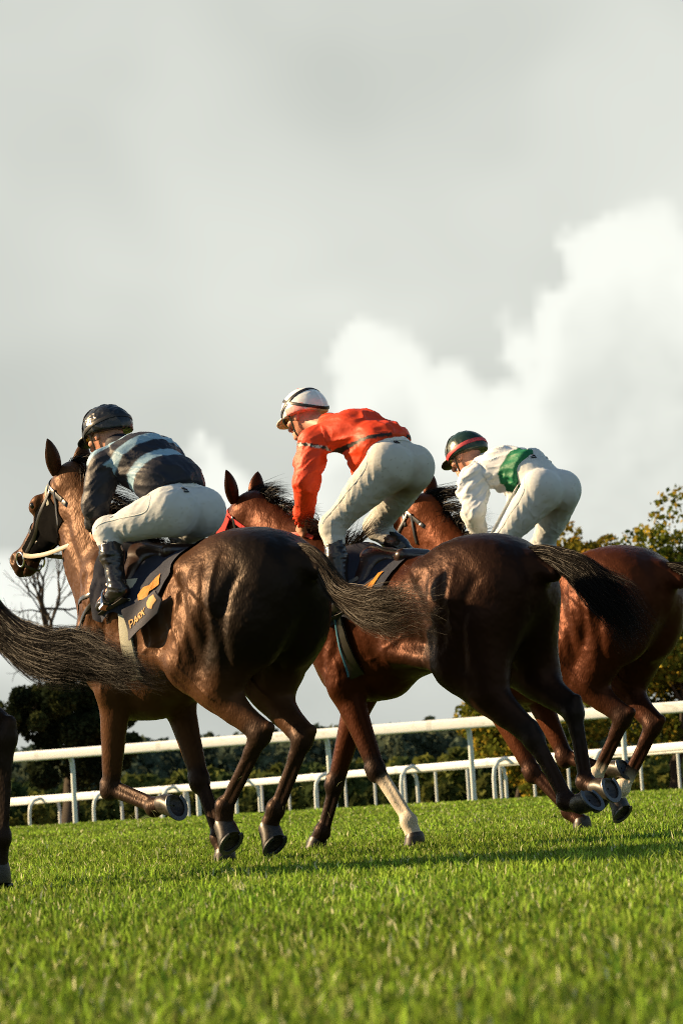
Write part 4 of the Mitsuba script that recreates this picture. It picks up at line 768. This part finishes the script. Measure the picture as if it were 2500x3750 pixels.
#@@GRASS
mat('clod', (.05, .06, .015), .9)
def grass(bands, seed):
    rg = np.random.default_rng(seed); Vs, Fs, Cs, o = [], [], [], 0
    for d0, d1, dens, hgt, wid in bands:
        n = int(.155 * (d1 ** 2 - d0 ** 2) * dens); y = np.sqrt(d0 ** 2 + (d1 ** 2 - d0 ** 2) * rg.random(n)); x = (rg.random(n) - .5) * .31 * y
        keep = (x - 1.96) * .57 + (y - 41.2) * .82 < 1.5; x, y = x[keep], y[keep]; n = len(x)
        cl = nfbm(np.stack([x * 1.3, y * 1.3, 0 * x], 1), 3, 7); cl2 = nfbm(np.stack([x * 9, y * 9, 0 * x], 1), 2, 8)
        tall = rg.random(n) < .16; h = hgt * (.40 + .40 * rg.random(n)) * (.6 + .8 * cl2) * np.where(tall, 1.38, .85); a = rg.random(n) * 6.283; lean = (.05 + .75 * rg.random(n) ** 1.4) * h; ca = 12 * nfbm(np.stack([x * 6, y * 6, 0 * x], 1), 2, 77); a = np.where(rg.random(n) < .6, ca + .5 * (a - 3), a); ld = np.stack([np.cos(a), np.sin(a), 0 * a], 1)
        w = wid * (.7 + .6 * rg.random(n)); tw = rg.random(n) * 6.283; sd = np.stack([np.cos(tw), np.sin(tw), 0 * a], 1) * (w / 2)[:, None]
        b = np.stack([x, y, gz(x, y) - .004], 1); p1 = b + ld * (lean * .30)[:, None] + A3(0, 0, 1) * (h * .62)[:, None]; p2 = b + ld * lean[:, None] + A3(0, 0, 1) * h[:, None] * (1 - .25 * rg.random(n))[:, None]
        Vs.append(np.stack([b - sd, b + sd, p1 - sd * .8, p1 + sd * .8, p2], 1).reshape(-1, 3))
        k = np.arange(n)[:, None] * 5 + o; Fs.append(np.vstack([k + [0, 1, 3], k + [0, 3, 2], k + [2, 3, 4]])); o += n * 5
        yel = np.clip((rg.random(n) - .68) * 3, 0, 1)[:, None]; c = A3(.138, .268, .028) * (1 - cl)[:, None] + A3(.250, .385, .044) * cl[:, None]; c = c * (.35 + 1.2 * rg.random(n) ** 1.4)[:, None]; pat = sstep(.35, .7, nfbm(np.stack([x * .5, y * .35, 0 * x], 1), 3, 55))[:, None]; c = c * (.78 + .30 * pat) * np.where(tall, 1.25, .80)[:, None]; c = c * (1 - yel * .5) + A3(.42, .42, .17) * yel * .5; c = np.where((rg.random(n) < .035)[:, None], A3(.62, .64, .38), c)
        Cs.append(np.repeat(c, 5, 0))
    return np.vstack(Vs), np.vstack(Fs), np.vstack(Cs)
scene['grass_blade'] = {'type': 'principledthin', 'base_color': vcol(), 'roughness': .17, 'diff_trans': .9, 'eta': 1.55}
v, f_, c = grass([(3.0, 6, 5200, .052, .0056), (6, 10, 4600, .052, .0062), (10, 16, 3600, .052, .0072), (16, 26, 1400, .052, .011), (26, 46, 480, .052, .020)], 3)
single('grass', (v, f_), 'grass_blade', 'short green turf grass of the racetrack', None, None, 'stuff', smooth=False, color=c)
rg_ = np.random.default_rng(21); ms_ = []
for cx, cy, cz, sp_, n_ in ((-1.0, 12.6, .22, .16, 16), (-.50, 12.2, .30, .30, 12), (1.2, 14.4, .16, .25, 10), (.2, 13.5, .14, .2, 6)):
    for _ in range(n_):
        p_ = A3(cx, cy, cz) + rg_.normal(size=3) * A3(sp_, .2, .10); p_[2] = max(p_[2], .06); d_ = unit(rg_.normal(size=3)); ms_.append(tube([p_, p_ + d_ * .018 + A3(0, 0, .004), p_ + d_ * .04], [.0014, .0018, .0006], 4))
single('flying_turf', join(*ms_), 'clod', 'grass blades and specks of soil thrown up by the hooves', None, None, 'stuff')
#@@RAILS
mat('rail_white', proc(lambda p, n, uv: mix((.63, .67, .69), (.40, .41, .38), smoothstep(.52, .85, fbm(p.x * 3, p.y * 3, p.z * 9) * .6 + fbm(p.x * 22, p.y * 22, p.z * 22) * .4))), .35, .5); mat('rail_joint', (.50, .53, .54), .4, .4); mat('rail_post', (.52, .57, .57), .4, .5)
def rail_fence(label, P0, dr, s0, s1, first, step, top, thick, side, post_r, mirror=1, hz=1.25, pitch=0.0, postname='post', off=.40):
    k = thing('running_rail', label, 'rail fence'); d = A3(dr[0], dr[1], 0) / math.hypot(*dr); nrm = A3(-d[1], d[0], 0) * side
    base = lambda s: A3(P0[0], P0[1], 0) + d * s; zt = lambda s: top + pitch * s
    g = np.linspace(0, 2 * np.pi, 17)[:-1]; sec = np.stack([np.sign(np.cos(g)) * np.abs(np.cos(g)) ** .6 * thick * .33, np.sign(np.sin(g)) * np.abs(np.sin(g)) ** .6 * thick * .5], 1)
    ss = np.linspace(s0, s1, 12); V = np.vstack([base(s) + nrm * sec[:, :1] + A3(0, 0, 1) * (zt(s) - thick / 2 + sec[:, 1:]) for s in ss]); n = 16; i, j = np.meshgrid(np.arange(11), np.arange(n), indexing='ij'); kk = (j + 1) % n
    q = np.stack([i * n + j, i * n + kk, (i + 1) * n + kk, (i + 1) * n + j], -1).reshape(-1, 4); Fc = np.vstack([q[:, [0, 1, 2]], q[:, [0, 2, 3]]])
    e = np.stack([np.zeros(14, int), np.arange(1, 15), np.arange(2, 16)], 1); Fc = np.vstack([Fc, e[:, ::-1], e + 11 * n])
    part(k, 'rail', (V, Fc), 'rail_white', smooth=40)
    for s in np.arange(first, s1, step):
        if s < s0: continue
        part(k, 'joint', (np.vstack([base(s + .55 + q) + nrm * sec[:, :1] * 1.05 + A3(0, 0, 1) * (zt(s) - thick / 2 + sec[:, 1:] * 1.05) for q in (-.05, .05)]), np.vstack([[[a, (a + 1) % 16, 16 + (a + 1) % 16], [a, 16 + (a + 1) % 16, 16 + a]] for a in range(16)])), 'rail_joint', smooth=False)
        b = base(s) - nrm * off * mirror; z0 = float(gz(b[0], b[1])) - .1; zr = zt(s) - thick * .55
        if hz > 0: P = [A3(b[0], b[1], z0), A3(b[0], b[1], zr - .30), A3(b[0], b[1], zr - .12) + nrm * .08 * off * mirror, b + nrm * .36 * off * mirror + A3(0, 0, zr + .01), b + nrm * .75 * off * mirror + A3(0, 0, zr + .055), base(s) + A3(0, 0, zr + .04)]
        part(k, postname, tube(np.vstack([lerp(P[i], P[i + 1], t) for i in range(5) for t in (0, .5)] + [P[5]]), post_r, 10), 'rail_post', smooth=40)
    return k
rail_fence('tall white running rail nearest the track, on curved posts', (1.96, 41.2), (-.82, .57), -9, 16, -4.95, 2.68, 1.29, .175, 1, .042, off=.24)
rail_fence('lower white rail on curved posts, second rail from the track', (2.16, 52), (-.63, .77), -11, 21, -9.2, 2.7, .72, .150, 1, .040, mirror=-1, pitch=-.011)
rail_fence('white rail on mirrored curved posts, farthest from the track', (2.3, 54), (-.63, .77), -11, 21, -8.6, 2.7, .70, .140, 1, .036, pitch=-.006)
for i_ in range(22):
    s_ = -9 + 1.02 * i_; p = A3(2.4, 56.5, 0) + A3(-.63, .77, 0) * s_; zb = float(gz(p[0], p[1])) - .1
    single('fence_stake', tube([A3(p[0], p[1], zb), A3(p[0], p[1], .62 - .008 * s_)], .028, 8), 'rail_post', ['thin straight white stake behind the low white rails', 'post'][0], 'post', 'thin white stakes behind the rails', smooth=30)
#@@TREES
def leaf_cloud(cen, rad, n, size, rg, shell=.55):
    """n leaf-sized faces scattered through clumps (cen (k,3), rad (k,))"""
    k = rg.integers(0, len(cen), n); d = rg.normal(size=(n, 3)); d /= np.linalg.norm(d, axis=1, keepdims=True); r = (shell + (1 - shell) * rg.random(n)) ** .7
    p = cen[k] + d * (rad[k] * r)[:, None]; a = rg.normal(size=(n, 3)); a /= np.linalg.norm(a, axis=1, keepdims=True); b = np.cross(a, rg.normal(size=(n, 3))); b /= np.linalg.norm(b, axis=1, keepdims=True)
    s = (size * (.5 + rg.random(n)))[:, None]; V = np.stack([p - a * s * .5, p + b * s * .32, p + a * s * .5, p - b * s * .32], 1).reshape(-1, 3); o = np.arange(n)[:, None] * 4
    return V, np.vstack([o + [0, 1, 2], o + [0, 2, 3]]), k
scene['leaf'] = {'type': 'principledthin', 'base_color': vcol(), 'roughness': .5, 'diff_trans': .6, 'eta': 1.4}
mat('bark', (.045, .038, .030), .9, .2)
def limbs(base, h, r, rg, depth=4, spread=.55, lean=(0, 0), first=.35):
    out, tips = [], []
    def grow(p, d, L, r, lev):
        n = 5; pts = [p]; dd = d
        for _ in range(n): dd = unit(dd + rg.normal(size=3) * .13 + A3(0, 0, .03)); pts.append(pts[-1] + dd * L / n)
        out.append(tube(pts, np.linspace(r, r * .62, n + 1), 6 if lev < 2 else 4, caps=False))
        if lev >= depth: tips.append(pts[-1]); return
        for c in range(2 + (rg.random() < .6)):
            nd = unit(dd + rg.normal(size=3) * spread + A3(0, 0, .12)); grow(pts[-1 - (c % 2)], nd, L * (.62 + .22 * rg.random()), r * .62 * (1 - .25 * (c % 2)), lev + 1)
    grow(A3(*base), unit(A3(lean[0], lean[1], 1)), h * first, r, 0); return join(*out), np.array(tips)
def tree(name, label, x, y, h, r, seed, leaves, lsize, cols, crown, depth=5, spread=.55, base=None, z0=None, group=None, clump=.55, drop=0.0):
    rg = np.random.default_rng(seed); z = float(gz(x, y)) if z0 is None else z0
    w, tips = limbs((x, y, z - .2), h, r, rg, depth, spread); k = thing(name, label, 'tree', group); part(k, 'trunk', w, 'bark')
    if leaves:
        cen = []
        for c, s_, n in crown: cen.append(A3(*c) + rg.normal(size=(n, 3)) * A3(*s_) * .55)
        cen = np.vstack(cen + [tips[rg.random(len(tips)) > drop]] if len(tips) and drop < 1 else cen); rad = clump * (.5 + rg.random(len(cen))); cr = rg.random(len(cen)); hi = (cen[:, 2] - cen[:, 2].min()) / (np.ptp(cen[:, 2]) + 1e-9)
        v, f, kk = leaf_cloud(cen, rad, leaves, lsize, rg); c = A3(*cols[0]) * (1 - cr[kk])[:, None] + A3(*cols[1]) * cr[kk][:, None]; c = c * (.6 + .8 * rg.random(leaves))[:, None]
        if len(cols) > 2: yy = (rg.random(leaves) < .18)[:, None]; c = np.where(yy, A3(*cols[2]) * (.7 + .6 * rg.random((leaves, 1))), c)
        part(k, 'crown', (v, f), 'leaf', smooth=False, color=np.repeat(c, 4, 0))
    return k
GRN = ((.050, .075, .012), (.150, .165, .024), (.36, .27, .035))
tree('leafy_tree', 'tall leafy green tree turning yellow at the right edge, behind the rearmost horse', 8.5, 74, 5.8, .22, 3, 66000, .17, GRN, [((8.3, 74, 5.0), (1.8, 1.3, 1.6), 54), ((9.0, 74, 2.6), (2.3, 1.4, 1.7), 56)], z0=-.5, clump=.58, drop=.3)
tree('leafy_tree', 'round yellow tinged tree left of the tall leafy tree, above the chestnut rump', 6.9, 80, 5.8, .16, 4, 22000, .16, ((.09, .095, .014), (.22, .18, .024), (.40, .24, .03)), [((6.8, 80, 6.3), (1.1, .9, .9), 22), ((7.4, 80, 4.0), (1.5, .9, 1.6), 30)], z0=-.5, clump=.48, drop=.6)
tree('leafy_tree', 'low leafy tree seen under the belly of the middle horse, behind the rails', 4.1, 72, 2.6, .13, 6, 22000, .14, GRN, [((4.0, 72, 1.7), (1.0, .9, 1.1), 30), ((5.3, 72, .9), (1.2, .8, 1.0), 20)], z0=-.6, clump=.42, drop=1)
tree('bare_tree', 'half bare dark tree with fine branches at the left edge', -8.25, 77, 8.2, .30, 12, 32000, .15, ((.014, .022, .012), (.04, .05, .018)), [((-8.7, 77, 3.5), (1.4, 1.0, .5), 14), ((-8.9, 77, 2.9), (1.2, 1.0, .7), 22), ((-7.5, 77, 2.3), (1.1, .9, .6), 14), ((-8.3, 77, 1.2), (1.7, .9, .5), 10)], depth=6, spread=.50, z0=-.6, clump=.38, drop=1)
def far_wood():
    rg = np.random.default_rng(9); Vs, Cs = [], []
    for lo, hi, n, h0, h1, cA, cB, sz in ((300, 350, 460, 5.0, 8.2, (.060, .088, .070), (.10, .125, .080), .42), (130, 200, 240, .8, 2.6, (.045, .068, .026), (.15, .165, .036), .24), (84, 110, 120, .4, 1.1, (.045, .06, .02), (.11, .12, .03), .12)):  # farthest band paler and bluer, haze mixed into the leaf colour
        y = lo + (hi - lo) * rg.random(n); x = (rg.random(n) - .5) * y * .42; h = h0 + (h1 - h0) * rg.random(n); r = h * (.22 + .12 * rg.random(n)); t = rg.random(n)
        for q in range(n):
            m = 190 if lo > 250 else 210; u = rg.random(m); d = rg.normal(size=(m, 3)); d /= np.linalg.norm(d, axis=1, keepdims=True); con = t[q] < .4 and lo > 250
            prof = (1 - u) ** .8 if con else np.sqrt(np.clip(1 - (2 * u - 1) ** 2, 0, 1)); p = A3(x[q], y[q], float(gz(x[q], y[q]))) + np.stack([d[:, 0] * prof * r[q] * (.7 if con else 1.25), d[:, 1] * prof * r[q], u * h[q]], 1)
            a = rg.normal(size=(m, 3)); a /= np.linalg.norm(a, axis=1, keepdims=True); b = np.cross(a, rg.normal(size=(m, 3))); b /= np.linalg.norm(b, axis=1, keepdims=True); s = sz * (1 + .9 * rg.random((m, 1)))
            Vs.append(np.stack([p - a * s, p + b * s * .7, p + a * s, p - b * s * .7], 1).reshape(-1, 3)); c = lerp(cA, cB, rg.random() if t[q] > .25 else 0) * (.7 + .6 * rg.random((m, 1))); Cs.append(np.repeat(c, 4, 0))
    V = np.vstack(Vs); o = np.arange(len(V) // 4)[:, None] * 4; return V, np.vstack([o + [0, 1, 2], o + [0, 2, 3]]), np.vstack(Cs)
v, f_, c = far_wood(); single('far_wood', (v, f_), 'leaf', 'dark green woodland and hedges along the horizon', None, None, 'stuff', color=c)
